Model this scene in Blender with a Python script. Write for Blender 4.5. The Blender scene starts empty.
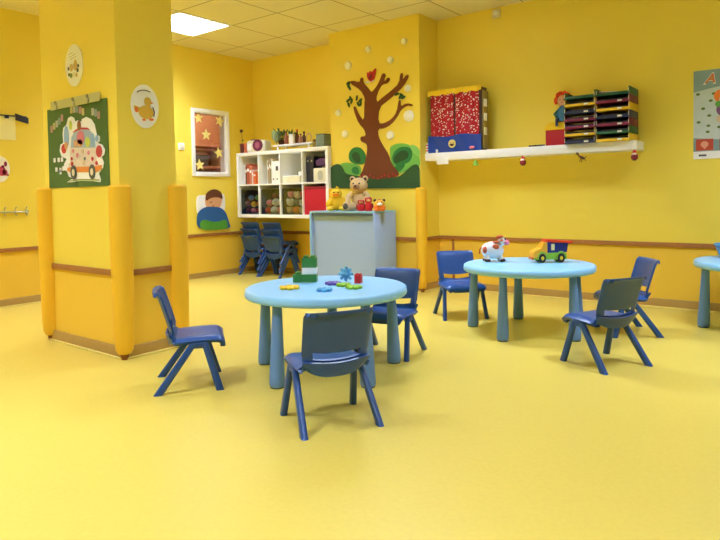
import bpy, bmesh, math, random
from mathutils import Matrix, Vector, Euler
random.seed(7)
PI = math.pi
COL = bpy.context.scene.collection
scene = bpy.context.scene

# ---------------------------------------------------------------- camera
CAM = Vector((0, 0, .93)); FPX = 614.41; CYP = 217.55
yaw, pitch, roll = .6646, -.0369, -.0177
fw = Vector((-math.sin(yaw)*math.cos(pitch), math.cos(yaw)*math.cos(pitch), math.sin(pitch)))
r0 = Vector((math.cos(yaw), math.sin(yaw), 0)); u0 = r0.cross(fw)
rt = r0*math.cos(roll)+u0*math.sin(roll); up = u0*math.cos(roll)-r0*math.sin(roll)
cd = bpy.data.cameras.new('camera'); cam = bpy.data.objects.new('camera', cd); COL.objects.link(cam)
mw = Matrix((rt, up, -fw)).transposed().to_4x4(); mw.translation = CAM
cam.matrix_world = mw; cd.sensor_width = 36; cd.lens = FPX/720*36; cd.clip_start = .05; cd.shift_y = -(270-CYP)/720
scene.camera = cam

def at(axis, val, x, y):
    """point of the photograph on a real plane of the room"""
    i = 'xyz'.index(axis)
    d = fw+rt*((x-360)/FPX)-up*((y-CYP)/FPX)
    return CAM+d*((val-CAM[i])/d[i])

# ---------------------------------------------------------------- room numbers (metres)
LX, BY, PY = -5.764, 5.246, 4.915          # left wall, back wall, pillar front
PX0, PX1 = -4.219, -3.1165                  # pillar sides
CX0, CX1, CY0, CY1 = -4.165, -3.264, 1.932, 2.315
H = 2.611; RAIL = .499
RX, FY = 2.4, -3.2                         # right wall, wall behind the camera
TILE = .6198; GX, GY = -5.330, 4.040

# ---------------------------------------------------------------- materials
MATS = {}
def srgb(c):
    return tuple(((v/255)/12.92 if v/255 <= .04045 else ((v/255+.055)/1.055)**2.4) for v in c)+(1,)
def mat(name, c, rough=.5, var=.06, scale=14, bump=0, metal=0, trans=0, spec=.5, emis=0, coat=0, bscale=None, sss=0):
    if name in MATS: return MATS[name]
    m = bpy.data.materials.new(name); m.use_nodes = True; MATS[name] = m
    nt = m.node_tree; b = nt.nodes['Principled BSDF']; L = nt.links
    b.inputs['Roughness'].default_value = rough; b.inputs['Metallic'].default_value = metal
    b.inputs['Specular IOR Level'].default_value = spec; b.inputs['Transmission Weight'].default_value = trans
    b.inputs['Coat Weight'].default_value = coat
    col = srgb(c)
    tc = nt.nodes.new('ShaderNodeTexCoord'); nz = nt.nodes.new('ShaderNodeTexNoise')
    nz.inputs['Scale'].default_value = scale; nz.inputs['Detail'].default_value = 4
    L.new(tc.outputs['Object'], nz.inputs['Vector'])
    mx = nt.nodes.new('ShaderNodeMix'); mx.data_type = 'RGBA'
    mx.inputs['A'].default_value = tuple(v*(1-var) for v in col[:3])+(1,)
    mx.inputs['B'].default_value = tuple(min(1, v*(1+var)) for v in col[:3])+(1,)
    L.new(nz.outputs['Fac'], mx.inputs['Factor']); L.new(mx.outputs['Result'], b.inputs['Base Color'])
    if bump:
        n2 = nt.nodes.new('ShaderNodeTexNoise'); n2.inputs['Scale'].default_value = bscale or scale*8
        L.new(tc.outputs['Object'], n2.inputs['Vector'])
        bp = nt.nodes.new('ShaderNodeBump'); bp.inputs['Strength'].default_value = bump; bp.inputs['Distance'].default_value = .004
        L.new(n2.outputs['Fac'], bp.inputs['Height']); L.new(bp.outputs['Normal'], b.inputs['Normal'])
    if emis:
        b.inputs['Emission Color'].default_value = col; b.inputs['Emission Strength'].default_value = emis
    return m

def wall_mat(name, up_c, low_c, rough=.55):
    """painted wall: one paint above the wooden rail, a deeper one below it"""
    m = mat(name, up_c, rough, 0, bump=.25, bscale=90)
    nt = m.node_tree; L = nt.links; b = nt.nodes['Principled BSDF']
    g = nt.nodes.new('ShaderNodeNewGeometry'); s = nt.nodes.new('ShaderNodeSeparateXYZ')
    L.new(g.outputs['Position'], s.inputs[0])
    c = nt.nodes.new('ShaderNodeMath'); c.operation = 'GREATER_THAN'; c.inputs[1].default_value = RAIL
    L.new(s.outputs['Z'], c.inputs[0])
    mx = nt.nodes.new('ShaderNodeMix'); mx.data_type = 'RGBA'
    mx.inputs['A'].default_value = srgb(low_c); mx.inputs['B'].default_value = srgb(up_c)
    L.new(c.outputs[0], mx.inputs['Factor'])
    nz = nt.nodes.new('ShaderNodeTexNoise'); nz.inputs['Scale'].default_value = 1.3
    L.new(g.outputs['Position'], nz.inputs['Vector'])
    hs = nt.nodes.new('ShaderNodeHueSaturation')
    mr = nt.nodes.new('ShaderNodeMapRange'); mr.inputs['To Min'].default_value = .96; mr.inputs['To Max'].default_value = 1.04
    L.new(nz.outputs['Fac'], mr.inputs['Value']); L.new(mr.outputs[0], hs.inputs['Value'])
    L.new(mx.outputs['Result'], hs.inputs['Color']); L.new(hs.outputs[0], b.inputs['Base Color'])
    return m
WALL = wall_mat('yellow_wall_paint', (247, 222, 82), (243, 200, 64))
FLOOR = mat('yellow_vinyl', (223, 200, 92), .34, .04, 1.2, bump=.02, bscale=60, spec=.4)
# vinyl sheets: faint welded seams and speckle
def floor_nodes():
    m = FLOOR; nt = m.node_tree; L = nt.links; b = nt.nodes['Principled BSDF']
    g = nt.nodes.new('ShaderNodeNewGeometry'); s = nt.nodes.new('ShaderNodeSeparateXYZ'); L.new(g.outputs['Position'], s.inputs[0])
    a = nt.nodes.new('ShaderNodeMath'); a.operation = 'PINGPONG'; a.inputs[1].default_value = 1.0; L.new(s.outputs['X'], a.inputs[0])
    c = nt.nodes.new('ShaderNodeMath'); c.operation = 'LESS_THAN'; c.inputs[1].default_value = .0015; L.new(a.outputs[0], c.inputs[0])
    src = b.inputs['Base Color'].links[0].from_socket
    mx = nt.nodes.new('ShaderNodeMix'); mx.data_type = 'RGBA'; mx.inputs['B'].default_value = srgb((218, 194, 88))
    L.new(src, mx.inputs['A']); L.new(c.outputs[0], mx.inputs['Factor'])
    nz = nt.nodes.new('ShaderNodeTexNoise'); nz.inputs['Scale'].default_value = 55; nz.inputs['Detail'].default_value = 6
    L.new(g.outputs['Position'], nz.inputs['Vector'])
    mr = nt.nodes.new('ShaderNodeMapRange'); mr.inputs['From Min'].default_value = .35; mr.inputs['From Max'].default_value = .65
    mr.inputs['To Min'].default_value = .98; mr.inputs['To Max'].default_value = 1.02; L.new(nz.outputs['Fac'], mr.inputs['Value'])
    hs = nt.nodes.new('ShaderNodeHueSaturation'); L.new(mr.outputs[0], hs.inputs['Value'])
    L.new(mx.outputs['Result'], hs.inputs['Color']); L.new(hs.outputs[0], b.inputs['Base Color'])
floor_nodes()
CEIL = mat('ceiling_tiles', (232, 222, 172), .9, .03, 40, bump=.3, bscale=200)
def ceil_nodes():
    m = CEIL; nt = m.node_tree; L = nt.links; b = nt.nodes['Principled BSDF']
    g = nt.nodes.new('ShaderNodeNewGeometry'); s = nt.nodes.new('ShaderNodeSeparateXYZ'); L.new(g.outputs['Position'], s.inputs[0])
    outs = []
    for ax, o in (('X', GX), ('Y', GY)):
        a = nt.nodes.new('ShaderNodeMath'); a.operation = 'SUBTRACT'; a.inputs[1].default_value = o; L.new(s.outputs[ax], a.inputs[0])
        q = nt.nodes.new('ShaderNodeMath'); q.operation = 'PINGPONG'; q.inputs[1].default_value = TILE/2; L.new(a.outputs[0], q.inputs[0])
        c = nt.nodes.new('ShaderNodeMath'); c.operation = 'LESS_THAN'; c.inputs[1].default_value = .007; L.new(q.outputs[0], c.inputs[0]); outs.append(c)
    mxm = nt.nodes.new('ShaderNodeMath'); mxm.operation = 'MAXIMUM'; L.new(outs[0].outputs[0], mxm.inputs[0]); L.new(outs[1].outputs[0], mxm.inputs[1])
    src = b.inputs['Base Color'].links[0].from_socket
    mx = nt.nodes.new('ShaderNodeMix'); mx.data_type = 'RGBA'; mx.inputs['B'].default_value = srgb((176, 160, 100))
    L.new(src, mx.inputs['A']); L.new(mxm.outputs[0], mx.inputs['Factor']); L.new(mx.outputs['Result'], b.inputs['Base Color'])
ceil_nodes()
WOOD = mat('brown_wood', (168, 110, 56), .5, .15, 30)
BASEW = mat('tan_skirting', (184, 148, 78), .5, .1, 30)
SEAL = mat('pale_sealant', (238, 222, 130), .5)
GUARD = mat('yellow_foam', (248, 196, 44), .5, .03, 6)
GUARDF = mat('brown_guard_end', (140, 84, 30), .6)
BLUE = mat('chair_blue', (38, 80, 146), .28, .04, 20, bump=.15, bscale=500)
LBLUE = mat('table_blue', (150, 212, 255), .34, .03, 20)
LEGB = mat('table_leg_blue', (108, 150, 206), .5, .03, 20)
PAD = mat('dark_pad', (42, 48, 58), .7)
WHITE = mat('white_laminate', (250, 250, 248), .45, .02)
CREAM = mat('cream_plastic', (236, 230, 200), .5)
GREYP = mat('grey_blue_panel', (160, 186, 232), .8, .06, 120, bump=.3, bscale=300)
FRAMEB = mat('pale_blue_frame', (140, 190, 220), .6)
BLACK = mat('black_plastic', (26, 26, 30), .5)
STEEL = mat('steel', (190, 188, 170), .3, metal=.9)
GLASS = mat('window_glass', (235, 240, 235), .03, 0, trans=1.0, spec=.4)
RED = mat('red', (200, 28, 36), .5); DRED = mat('dark_red', (142, 24, 40), .6)
YEL = mat('toy_yellow', (248, 206, 30), .6); ORG = mat('toy_orange', (240, 120, 30), .5)
GRN = mat('toy_green', (62, 138, 66), .4); LGRN = mat('lime_green', (150, 200, 50), .45)
PURP = mat('purple', (110, 84, 180), .45); NAVY = mat('navy', (32, 42, 84), .45)
MAROON = mat('maroon', (124, 22, 66), .45); PGREEN = mat('tray_green', (28, 92, 60), .45)
PYEL = mat('tray_yellow', (236, 196, 30), .45); SKY = mat('sky_blue', (90, 176, 226), .45)
SKIN = mat('painted_skin', (226, 168, 122), .7); HAIR = mat('painted_brown', (104, 56, 28), .8)
TRUNK = mat('mural_brown', (122, 62, 26), .8, .12, 30); LEAF = mat('mural_dark_green', (44, 84, 40), .8, .1, 20)
MGRN = mat('mural_mid_green', (46, 128, 60), .8); PLGRN = mat('mural_light_green', (116, 186, 76), .8)
PAPER = mat('paper', (252, 252, 250), .8); GREYD = mat('dark_grey', (72, 76, 78), .5)
FUR = mat('teddy_fur', (214, 186, 136), .95, .15, 60, bump=.8, bscale=180); FURY = mat('yellow_fur', (246, 208, 52), .95, .1, 60, bump=.8, bscale=180)
BROWN = mat('dark_brown', (78, 42, 28), .6); PINK = mat('pink', (232, 130, 150), .6)
CLEARP = mat('clear_plastic', (236, 240, 236), .0, .0, trans=1.0, spec=.15)

# ---------------------------------------------------------------- mesh building
def RM(rx=0, ry=0, rz=0): return Euler((rx, ry, rz)).to_matrix().to_4x4()
def TR(x, y, z): return Matrix.Translation((x, y, z))
class B:
    def __init__(s): s.bm = bmesh.new(); s.mats = []
    def merge(s, t, M=None, mi=0):
        if M is not None: bmesh.ops.transform(t, matrix=M, verts=t.verts)
        for f in t.faces: f.material_index = mi
        me = bpy.data.meshes.new('t'); t.to_mesh(me); t.free(); s.bm.from_mesh(me); bpy.data.meshes.remove(me); return s
    def box(s, c, d, bev=0, M=None, seg=2, mi=0):
        t = bmesh.new(); bmesh.ops.create_cube(t, size=1)
        bmesh.ops.transform(t, matrix=Matrix.Diagonal((*d, 1)), verts=t.verts)
        if bev: bmesh.ops.bevel(t, geom=t.edges[:], offset=min(bev, min(d)*.49), segments=seg, profile=.5, affect='EDGES')
        A = TR(*c)
        return s.merge(t, (M @ A) if M is not None else A, mi)
    def ball(s, c, r, M=None, seg=20, rings=12, mi=0, rot=None):
        t = bmesh.new(); bmesh.ops.create_uvsphere(t, u_segments=seg, v_segments=rings, radius=1)
        r = (r, r, r) if not hasattr(r, '__len__') else r
        A = TR(*c) @ (rot if rot is not None else Matrix()) @ Matrix.Diagonal((*r, 1))
        return s.merge(t, (M @ A) if M is not None else A, mi)
    def lathe(s, prof, c=(0, 0, 0), seg=32, M=None, mi=0):
        t = bmesh.new(); rings = []
        for r, z in prof:
            rings.append([t.verts.new((r*math.cos(2*PI*k/seg), r*math.sin(2*PI*k/seg), z)) for k in range(seg)] if r > 1e-6 else [t.verts.new((0, 0, z))])
        for a, b in zip(rings, rings[1:]):
            for k in range(seg):
                q = (k+1) % seg
                if len(a) == 1 and len(b) == 1: continue
                if len(a) == 1: t.faces.new((a[0], b[q], b[k]))
                elif len(b) == 1: t.faces.new((a[k], a[q], b[0]))
                else: t.faces.new((a[k], a[q], b[q], b[k]))
        if len(rings[0]) > 1: t.faces.new(rings[0][::-1])
        if len(rings[-1]) > 1: t.faces.new(rings[-1])
        bmesh.ops.recalc_face_normals(t, faces=t.faces)
        A = TR(*c)
        return s.merge(t, (M @ A) if M is not None else A, mi)
    def cyl(s, c, r, h, M=None, seg=24, r2=None, bev=.0, mi=0):
        r2 = r if r2 is None else r2
        if bev: pr = [(0, 0), (r-bev, 0), (r, bev), (r2, h-bev), (r2-bev, h), (0, h)]
        else: pr = [(0, 0), (r, 0), (r2, h), (0, h)]
        return s.lathe(pr, c, seg, M, mi)
    def tube(s, pts, r, seg=10, M=None, mi=0):
        pts = [Vector(p) for p in pts]; t = bmesh.new(); rings = []
        rs = r if hasattr(r, '__len__') else [r]*len(pts)
        n = None
        for i, p in enumerate(pts):
            d = (pts[min(i+1, len(pts)-1)]-pts[max(i-1, 0)]).normalized()
            if n is None: n = d.orthogonal().normalized()
            n = (n-d*n.dot(d)).normalized(); b = d.cross(n)
            rings.append([t.verts.new(p+(n*math.cos(2*PI*k/seg)+b*math.sin(2*PI*k/seg))*rs[i]) for k in range(seg)])
        for a, b in zip(rings, rings[1:]):
            for k in range(seg): t.faces.new((a[k], a[(k+1) % seg], b[(k+1) % seg], b[k]))
        t.faces.new(rings[0][::-1]); t.faces.new(rings[-1]); bmesh.ops.recalc_face_normals(t, faces=t.faces)
        return s.merge(t, M, mi)
    def prism(s, poly, z0, z1, M=None, mi=0, bev=0):
        t = bmesh.new(); a = [t.verts.new((x, y, z0)) for x, y in poly]; f = t.faces.new(a)
        ex = bmesh.ops.extrude_face_region(t, geom=[f]); vs = [e for e in ex['geom'] if isinstance(e, bmesh.types.BMVert)]
        bmesh.ops.translate(t, verts=vs, vec=(0, 0, z1-z0))
        bmesh.ops.recalc_face_normals(t, faces=t.faces)
        bmesh.ops.triangulate(t, faces=[f for f in t.faces if len(f.verts) > 4])
        return s.merge(t, M, mi)
    def sheet(s, fn, us, vs, th, mask=None, M=None):
        t = bmesh.new(); e = 1e-3
        def nrm(u, v):
            du = fn(u+e, v)-fn(u-e, v); dv = fn(u, v+e)-fn(u, v-e); n = du.cross(dv)
            return n.normalized() if n.length > 1e-12 else Vector((0, 0, 1))
        top = [[t.verts.new(fn(u, v)) for u in us] for v in vs]
        bot = [[t.verts.new(fn(u, v)-nrm(u, v)*th) for u in us] for v in vs]
        nu, nv = len(us)-1, len(vs)-1
        ok = lambda i, j: 0 <= i < nu and 0 <= j < nv and not (mask and mask((us[i]+us[i+1])/2, (vs[j]+vs[j+1])/2))
        for j in range(nv):
            for i in range(nu):
                if not ok(i, j): continue
                t.faces.new((top[j][i], top[j][i+1], top[j+1][i+1], top[j+1][i]))
                t.faces.new((bot[j][i], bot[j+1][i], bot[j+1][i+1], bot[j][i+1]))
                if not ok(i-1, j): t.faces.new((top[j][i], top[j+1][i], bot[j+1][i], bot[j][i]))
                if not ok(i+1, j): t.faces.new((top[j][i+1], bot[j][i+1], bot[j+1][i+1], top[j+1][i+1]))
                if not ok(i, j-1): t.faces.new((top[j][i], bot[j][i], bot[j][i+1], top[j][i+1]))
                if not ok(i, j+1): t.faces.new((top[j+1][i], top[j+1][i+1], bot[j+1][i+1], bot[j+1][i]))
        loose = [v for v in t.verts if not v.link_faces]
        bmesh.ops.delete(t, geom=loose, context='VERTS')
        bmesh.ops.recalc_face_normals(t, faces=t.faces)
        return s.merge(t, M)
    def obj(s, name, m, parent=None, sharp=40, label=None, subsurf=0):
        me = bpy.data.meshes.new(name); s.bm.normal_update(); s.bm.to_mesh(me); s.bm.free()
        for mm in (m if isinstance(m, (list, tuple)) else [m]): me.materials.append(mm)
        me.polygons.foreach_set('use_smooth', [True]*len(me.polygons)); me.set_sharp_from_angle(angle=math.radians(sharp))
        o = bpy.data.objects.new(name, me); COL.objects.link(o)
        if parent: o.parent = parent
        if label: o['label'] = label
        if subsurf:
            md = o.modifiers.new('s', 'SUBSURF'); md.levels = subsurf; md.render_levels = subsurf
        return o
def tag(o, label, cat, group=None, loc=None, rot=None):
    o['label'] = label; o['category'] = cat
    if group: o['group'] = group
    if loc is not None: o.location = loc
    if rot is not None: o.rotation_euler = rot
    return o
def thing(name, label, cat, loc=(0, 0, 0), rz=0, group=None, rot=None):
    o = bpy.data.objects.new(name, None); COL.objects.link(o); o.empty_display_size = .1
    return tag(o, label, cat, group, loc, rot if rot is not None else (0, 0, rz))
def struct(o): o['kind'] = 'structure'; return o
def copy_tree(src, parent=None):
    c = src.copy(); COL.objects.link(c); c.parent = parent
    for ch in KIDS(src): copy_tree(ch, c)
    return c
def KIDS(o): return [q for q in list(bpy.data.objects) if q.parent == o]
ROT_BACK = (PI/2, 0, 0)                 # wall pieces facing the camera: local x right, y up, z out of the wall
ROT_LEFT = (PI/2, 0, PI/2)              # the same for faces looking along +x
def circ(cx, cy, rx, ry=None, n=24, a0=0): 
    ry = rx if ry is None else ry
    return [(cx+rx*math.cos(a0+2*PI*k/n), cy+ry*math.sin(a0+2*PI*k/n)) for k in range(n)]
def star(cx, cy, r, a=PI/2, k=.45): return [(cx+(r if i % 2 == 0 else r*k)*math.cos(a+i*PI/5), cy+(r if i % 2 == 0 else r*k)*math.sin(a+i*PI/5)) for i in range(10)]
def rrect(x0, y0, x1, y1, r, n=4):
    o = []
    for cx, cy, a in ((x1-r, y1-r, 0), (x0+r, y1-r, PI/2), (x0+r, y0+r, PI), (x1-r, y0+r, 1.5*PI)):
        o += [(cx+r*math.cos(a+k*PI/2/n), cy+r*math.sin(a+k*PI/2/n)) for k in range(n+1)]
    return o

# ---------------------------------------------------------------- room shell
struct(B().box(((LX+RX)/2, (BY+FY)/2, -.05), (RX-LX+.4, BY-FY+.4, .1)).obj('floor', FLOOR))
cb = B()
lamps = [(i, j) for i in (0, 4, 8) for j in (-1, -6, -11)]
cells = {(i, j) for i, j in lamps}
tx0 = int(math.floor((LX-GX)/TILE)); tx1 = int(math.ceil((RX-GX)/TILE)); ty0 = int(math.floor((FY-GY)/TILE)); ty1 = int(math.ceil((BY-GY)/TILE))
for i in range(tx0, tx1):
    for j in range(ty0, ty1):
        if (i, j) in cells: continue
        x0, x1 = max(LX, GX+i*TILE), min(RX, GX+(i+1)*TILE); y0, y1 = max(FY, GY+j*TILE), min(BY, GY+(j+1)*TILE)
        cb.box(((x0+x1)/2, (y0+y1)/2, H+.01), (x1-x0, y1-y0, .02))
struct(cb.obj('ceiling', CEIL))
WY0, WY1, WZ0, WZ1 = 4.342, 4.802, 1.214, 1.906       # opening in the left wall
wl = B(); X = LX-.06
wl.box((X, (FY+WY0)/2, H/2), (.12, WY0-FY, H)); wl.box((X, (BY+.12+WY1)/2, H/2), (.12, BY+.12-WY1, H))
wl.box((X, (WY0+WY1)/2, WZ0/2), (.12, WY1-WY0, WZ0)); wl.box((X, (WY0+WY1)/2, (WZ1+H)/2), (.12, WY1-WY0, H-WZ1))
struct(wl.obj('wall_left', WALL))
struct(B().box(((LX+RX)/2, BY+.06, H/2), (RX-LX, .12, H)).obj('wall_back', WALL))
struct(B().box((RX+.06, (FY+BY)/2, H/2), (.12, BY-FY+.24, H)).obj('wall_right', mat('dark_unseen_wall', (62, 62, 66), .8)))  # unseen walls, coloured dark to cut the bounced fill light
struct(B().box(((LX+RX)/2, FY-.06, H/2), (RX-LX, .12, H)).obj('wall_front', MATS['dark_unseen_wall']))
struct(B().box(((PX0+PX1)/2, (PY+BY)/2, H/2), (PX1-PX0, BY-PY, H)).obj('wall_pillar', WALL))
struct(B().box(((CX0+CX1)/2, (CY0+CY1)/2, H/2), (CX1-CX0, CY1-CY0, H)).obj('wall_column', WALL))
# rails and skirting: one continuous run per wall
def runs(n, segs, z, h, t, m, nm):
    for k, (a, b) in enumerate(segs):
        a, b = Vector(a), Vector(b); d = (b-a); L_ = d.length; ang = math.atan2(d.y, d.x)
        M = TR(a.x, a.y, 0) @ RM(0, 0, ang)
        struct(B().box((L_/2, -t/2, z), (L_, t, h), .003, M).obj(nm % (n+k), m))
WS = [((LX, FY), (LX, BY)), ((LX, BY), (PX0, BY)), ((PX0, PY), (PX1, PY)), ((PX1, PY), (PX1, BY)), ((PX1, BY), (RX, BY))]
CS = [((CX0, CY0), (CX1, CY0)), ((CX1, CY0), (CX1, CY1))]
segs = WS+CS
runs(1, segs, RAIL, .036, .014, WOOD, 'trim_%d')
for nm, s_ in zip(('left', 'back', 'pillar', 'pillar_side', 'right_back', 'column', 'column_side'), segs):
    a, b = Vector(s_[0]), Vector(s_[1]); d = b-a; M = TR(a.x, a.y, 0) @ RM(0, 0, math.atan2(d.y, d.x))
    struct(B().box((d.length/2, -.006, .036), (d.length, .012, .072), .003, M).obj('baseboard_'+nm, BASEW))
    struct(B().box((d.length/2, -.015, .006), (d.length, .012, .012), .004, M).obj('trim_seal_'+nm, SEAL))
struct(B().box((PX1+.155, BY-.006, RAIL/2), (.022, .012, RAIL-.03), .003).obj('trim_9', WOOD))

# ---------------------------------------------------------------- window with the room behind it
struct(B().box((0, 0, 0), (.01, WY1-WY0+.02, WZ1-WZ0+.02)).obj('window_1', GLASS)).location = (LX-.03, (WY0+WY1)/2, (WZ0+WZ1)/2)
w = bpy.data.objects['window_1']
fr = B()
dy, dz = (WY1-WY0)/2, (WZ1-WZ0)/2
for s_ in (-1, 1):
    fr.box((.038, s_*(dy+.018), 0), (.02, .045, 2*dz+.08), .005); fr.box((.038, 0, s_*(dz+.018)), (.02, 2*dy+.0, .045), .005)
    fr.box((-.02, s_*(dy-.006), 0), (.11, .012, 2*dz)); fr.box((-.02, 0, s_*(dz-.006)), (.11, 2*dy-.024, .012))
fr.obj('window_frame', WHITE, w)
ROOMP = mat('far_room_paint', (176, 112, 78), .8, .15, 6)
nb = B(); bx = LX-1.3
nb.box((bx, 5.1, 1.6), (.05, 2.6, 1.9)); nb.box(((LX-.12+bx)/2, 6.4, 1.6), (1.2, .05, 1.9)); nb.box(((LX-.12+bx)/2, 3.8, 1.6), (1.2, .05, 1.9))
nb.box(((LX-.12+bx)/2, 5.1, .65), (1.2, 2.6, .05)); nb.box(((LX-.12+bx)/2, 5.1, 2.55), (1.2, 2.6, .05))
struct(nb.obj('wall_far_room', ROOMP))
fs = thing('storage_rack', 'brownish storage rack seen through the starred window', 'rack', (bx+.2, 5.42, .675))
mr_ = mat('rack_wood', (186, 120, 90), .7)
for z in (.35, .66, .95): B().box((0, 0, z), (.3, .9, .03), .004).obj('shelf', mr_, fs)
for y in (-.46, .46): B().box((0, y, .55), (.3, .03, 1.1), .004).obj('side_panel', mr_, fs)
for k, (y, z, h, m) in enumerate([(-.25, .365, .2, 'far_box_green'), (.1, .365, .16, 'far_box_tan'), (-.2, .675, .18, 'far_box_dark'), (.2, .675, .22, 'far_box_tan')]):
    mm = mat(m, {'far_box_green': (70, 100, 60), 'far_box_tan': (200, 160, 120), 'far_box_dark': (70, 50, 50)}[m])
    q = thing('storage_carton', ['green box on the middle shelf of the rack behind the starred window', 'tan box on the middle shelf of the rack behind the starred window', 'dark box on the upper shelf of the rack behind the starred window', 'tan box on the upper shelf of the rack behind the starred window'][k], 'box', (bx+.2, 5.42+y, .675+z))
    B().box((0, 0, h*.44), (.2, .2, h*.88), .008).obj('carton_body', mm, q); B().box((0, 0, h*.93), (.21, .21, h*.12), .006).obj('lid', mr_, q)
STARM = mat('star_yellow', (250, 236, 140), .7)
for k, (px, py, tl, lb) in enumerate([(198.3, 118, .1, 'top left'), (219.5, 121, -.3, 'top right'), (206, 134.8, 0, 'middle'), (218.7, 153, .2, 'lower right'), (199.6, 165, .1, 'bottom left')]):
    p = at('x', LX-.02, px, py)
    B().prism(star(0, 0, .070, PI/2+tl), 0, .006).prism(star(0, 0, .03, PI/2+tl), .006, .009).obj('paper_star', STARM)
    tag(COL.objects[-1], 'pale yellow paper star stuck on the window pane, %s of the five' % lb, 'star', 'paper stars on the window', p, ROT_LEFT)

# ---------------------------------------------------------------- lamps
LW = 35.5
def ceiling_light(i, j, label, power):
    x, y = GX+(i+.5)*TILE, GY+(j+.5)*TILE
    t = thing('ceiling_light', label, 'ceiling light', (x, y, H), 0, 'recessed ceiling lights')
    f = B(); a = TILE/2
    for s_ in (-1, 1):
        f.box((s_*(a-.012), 0, .0), (.024, TILE, .012), .002); f.box((0, s_*(a-.012), 0), (TILE-.048, .024, .012), .002)
        f.box((s_*(a-.002), 0, .045), (.004, TILE, .09)); f.box((0, s_*(a-.002), .045), (TILE, .004, .09))
    f.box((0, 0, .09), (TILE, TILE, .006)); f.obj('housing', WHITE, t)
    lv = B()
    for k in (-1, 1): lv.box((k*.095, 0, .018), (.016, TILE-.05, .03))
    for k in (-1.5, -.5, .5, 1.5): lv.box((0, k*.14, .018), (TILE-.05, .010, .03))
    lv.obj('louvre', mat('louvre_metal', (226, 226, 214), .35, metal=.3), t)
    for k in (-1, 0, 1):
        B().cyl((0, 0, -.27), .014, .54, TR(k*.19, 0, .06) @ RM(PI/2), 12).obj('tube', mat('lit_tube', (255, 252, 238), .5, 0, emis=6), t)
    ld = bpy.data.lights.new('ceiling_light_glow', 'AREA'); ld.shape = 'SQUARE'; ld.size = .54; ld.energy = power; ld.color = (.78, .92, 1.27)
    ld.spread = math.radians(122)
    lo = bpy.data.objects.new('light_source', ld); COL.objects.link(lo); lo.parent = t; lo.location = (0, 0, .036)
    return t
where = {0: 'left', 4: 'middle', 8: 'right'}; wy = {-1: 'nearest the back wall', -6: 'in front of the column', -11: 'behind the viewer'}
for i, j in lamps:
    lab = 'lit square fluorescent ceiling light set into the tiles above the window' if (i, j) == (0, -1) else 'lit square fluorescent ceiling light, %s column, %s' % (where[i], wy[j])
    ceiling_light(i, j, lab, LW)
ld = bpy.data.lights.new('far_room_fill', 'AREA'); ld.size = .5; ld.energy = 26; ld.color = (1, .9, .8)  # unseen fill light added to brighten the room behind the window
lo = bpy.data.objects.new('far_room_fill', ld); COL.objects.link(lo); lo.location = (LX-.7, 5.1, 2.5)
wd = bpy.data.worlds.new('world'); scene.world = wd; wd.use_nodes = True
wd.node_tree.nodes['Background'].inputs[0].default_value = (.8, .85, 1, 1); wd.node_tree.nodes['Background'].inputs[1].default_value = .2

# ---------------------------------------------------------------- corner guards
def guard(x, y, label, h=1.012, k=1):
    t = thing('corner_guard', label, 'corner guard', (x, y, 0), 0, 'yellow corner guards')
    R_ = .0625*k
    B().lathe([(0, .035), (.036*k, .035), (.05*k, .06), (.056*k, .12), (.0615*k, .5), (R_, h-.012), (R_-.012, h), (0, h)], seg=36).obj('foam_pad', GUARD, t)
    B().lathe([(0, 0), (.02, 0), (.024, .02), (.028, .037), (0, .037)], seg=20).obj('end_cap', GUARDF, t)
guard(CX1, CY0, 'yellow foam corner guard on the front corner of the column')
guard(CX0+.018, CY0, 'yellow foam corner guard on the left corner of the column')
guard(CX1, CY1, 'yellow foam corner guard on the rear right corner of the column')
guard(PX1, PY, 'yellow foam corner guard on the right corner of the tree pillar', .99, .84)
guard(PX0, PY, 'yellow foam corner guard on the left corner of the tree pillar, behind the yellow plush', 1.0, .84)

# ---------------------------------------------------------------- chairs
PROF = [(.148, .217), (.152, .228), (.146, .238), (.12, .242), (.06, .242), (0, .240), (-.04, .237), (-.060, .238), (-.074, .245), (-.083, .261), (-.087, .280), (-.093, .304), (-.110, .365), (-.133, .438), (-.140, .457), (-.145, .466), (-.151, .470), (-.158, .470)]
acc = [0]
for a, b in zip(PROF, PROF[1:]): acc.append(acc[-1]+math.hypot(b[0]-a[0], b[1]-a[1]))
def prof(s):
    s = max(0, min(acc[-1]-1e-6, s))
    for k in range(len(PROF)-1):
        if s <= acc[k+1]:
            t = (s-acc[k])/(acc[k+1]-acc[k])
            p0, p1, p2, p3 = (PROF[max(0, min(len(PROF)-1, q))] for q in (k-1, k, k+1, k+2))
            f = lambda a, b, c, d: .5*((2*b)+(-a+c)*t+(2*a-5*b+4*c-d)*t*t+(-a+3*b-3*c+d)*t**3)
            return f(p0[0], p1[0], p2[0], p3[0]), f(p0[1], p1[1], p2[1], p3[1])
SB = acc[9]                              # where seat turns into backrest
def corner(w, r, d): return w if d >= r else w-r+math.sqrt(max(0, r*r-(r-d)**2))
def shell(u, s):
    y, z = prof(s)
    w = .138+.004*min(1, s/.2)
    if s > acc[11]: w = .143+.005*(s-acc[11])/.2
    w = min(corner(w, .03, s+.004), corner(w, .022, acc[-1]-s+.002))
    if acc[8] < s < acc[11]: w = .140
    e = max(0, abs(u)-.8)/.2
    seat_k = 1 if s < acc[8] else max(0, 1-(s-acc[8])/.02)
    z -= .014*e*e*seat_k; z -= .005*(1-u*u)*seat_k
    back_k = min(1, max(0, (s-acc[8])/.05))
    y += (.014*u*u-.008)*back_k + .010*e*e*back_k
    return Vector((w*u, y, z))
US = [-1, -.96, -.9, -.82, -.72, -.6, -.4, -.2, 0, .2, .4, .6, .72, .82, .9, .96, 1]
def lin(a, b, n): return [a+(b-a)*k/n for k in range(n+1)]
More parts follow.
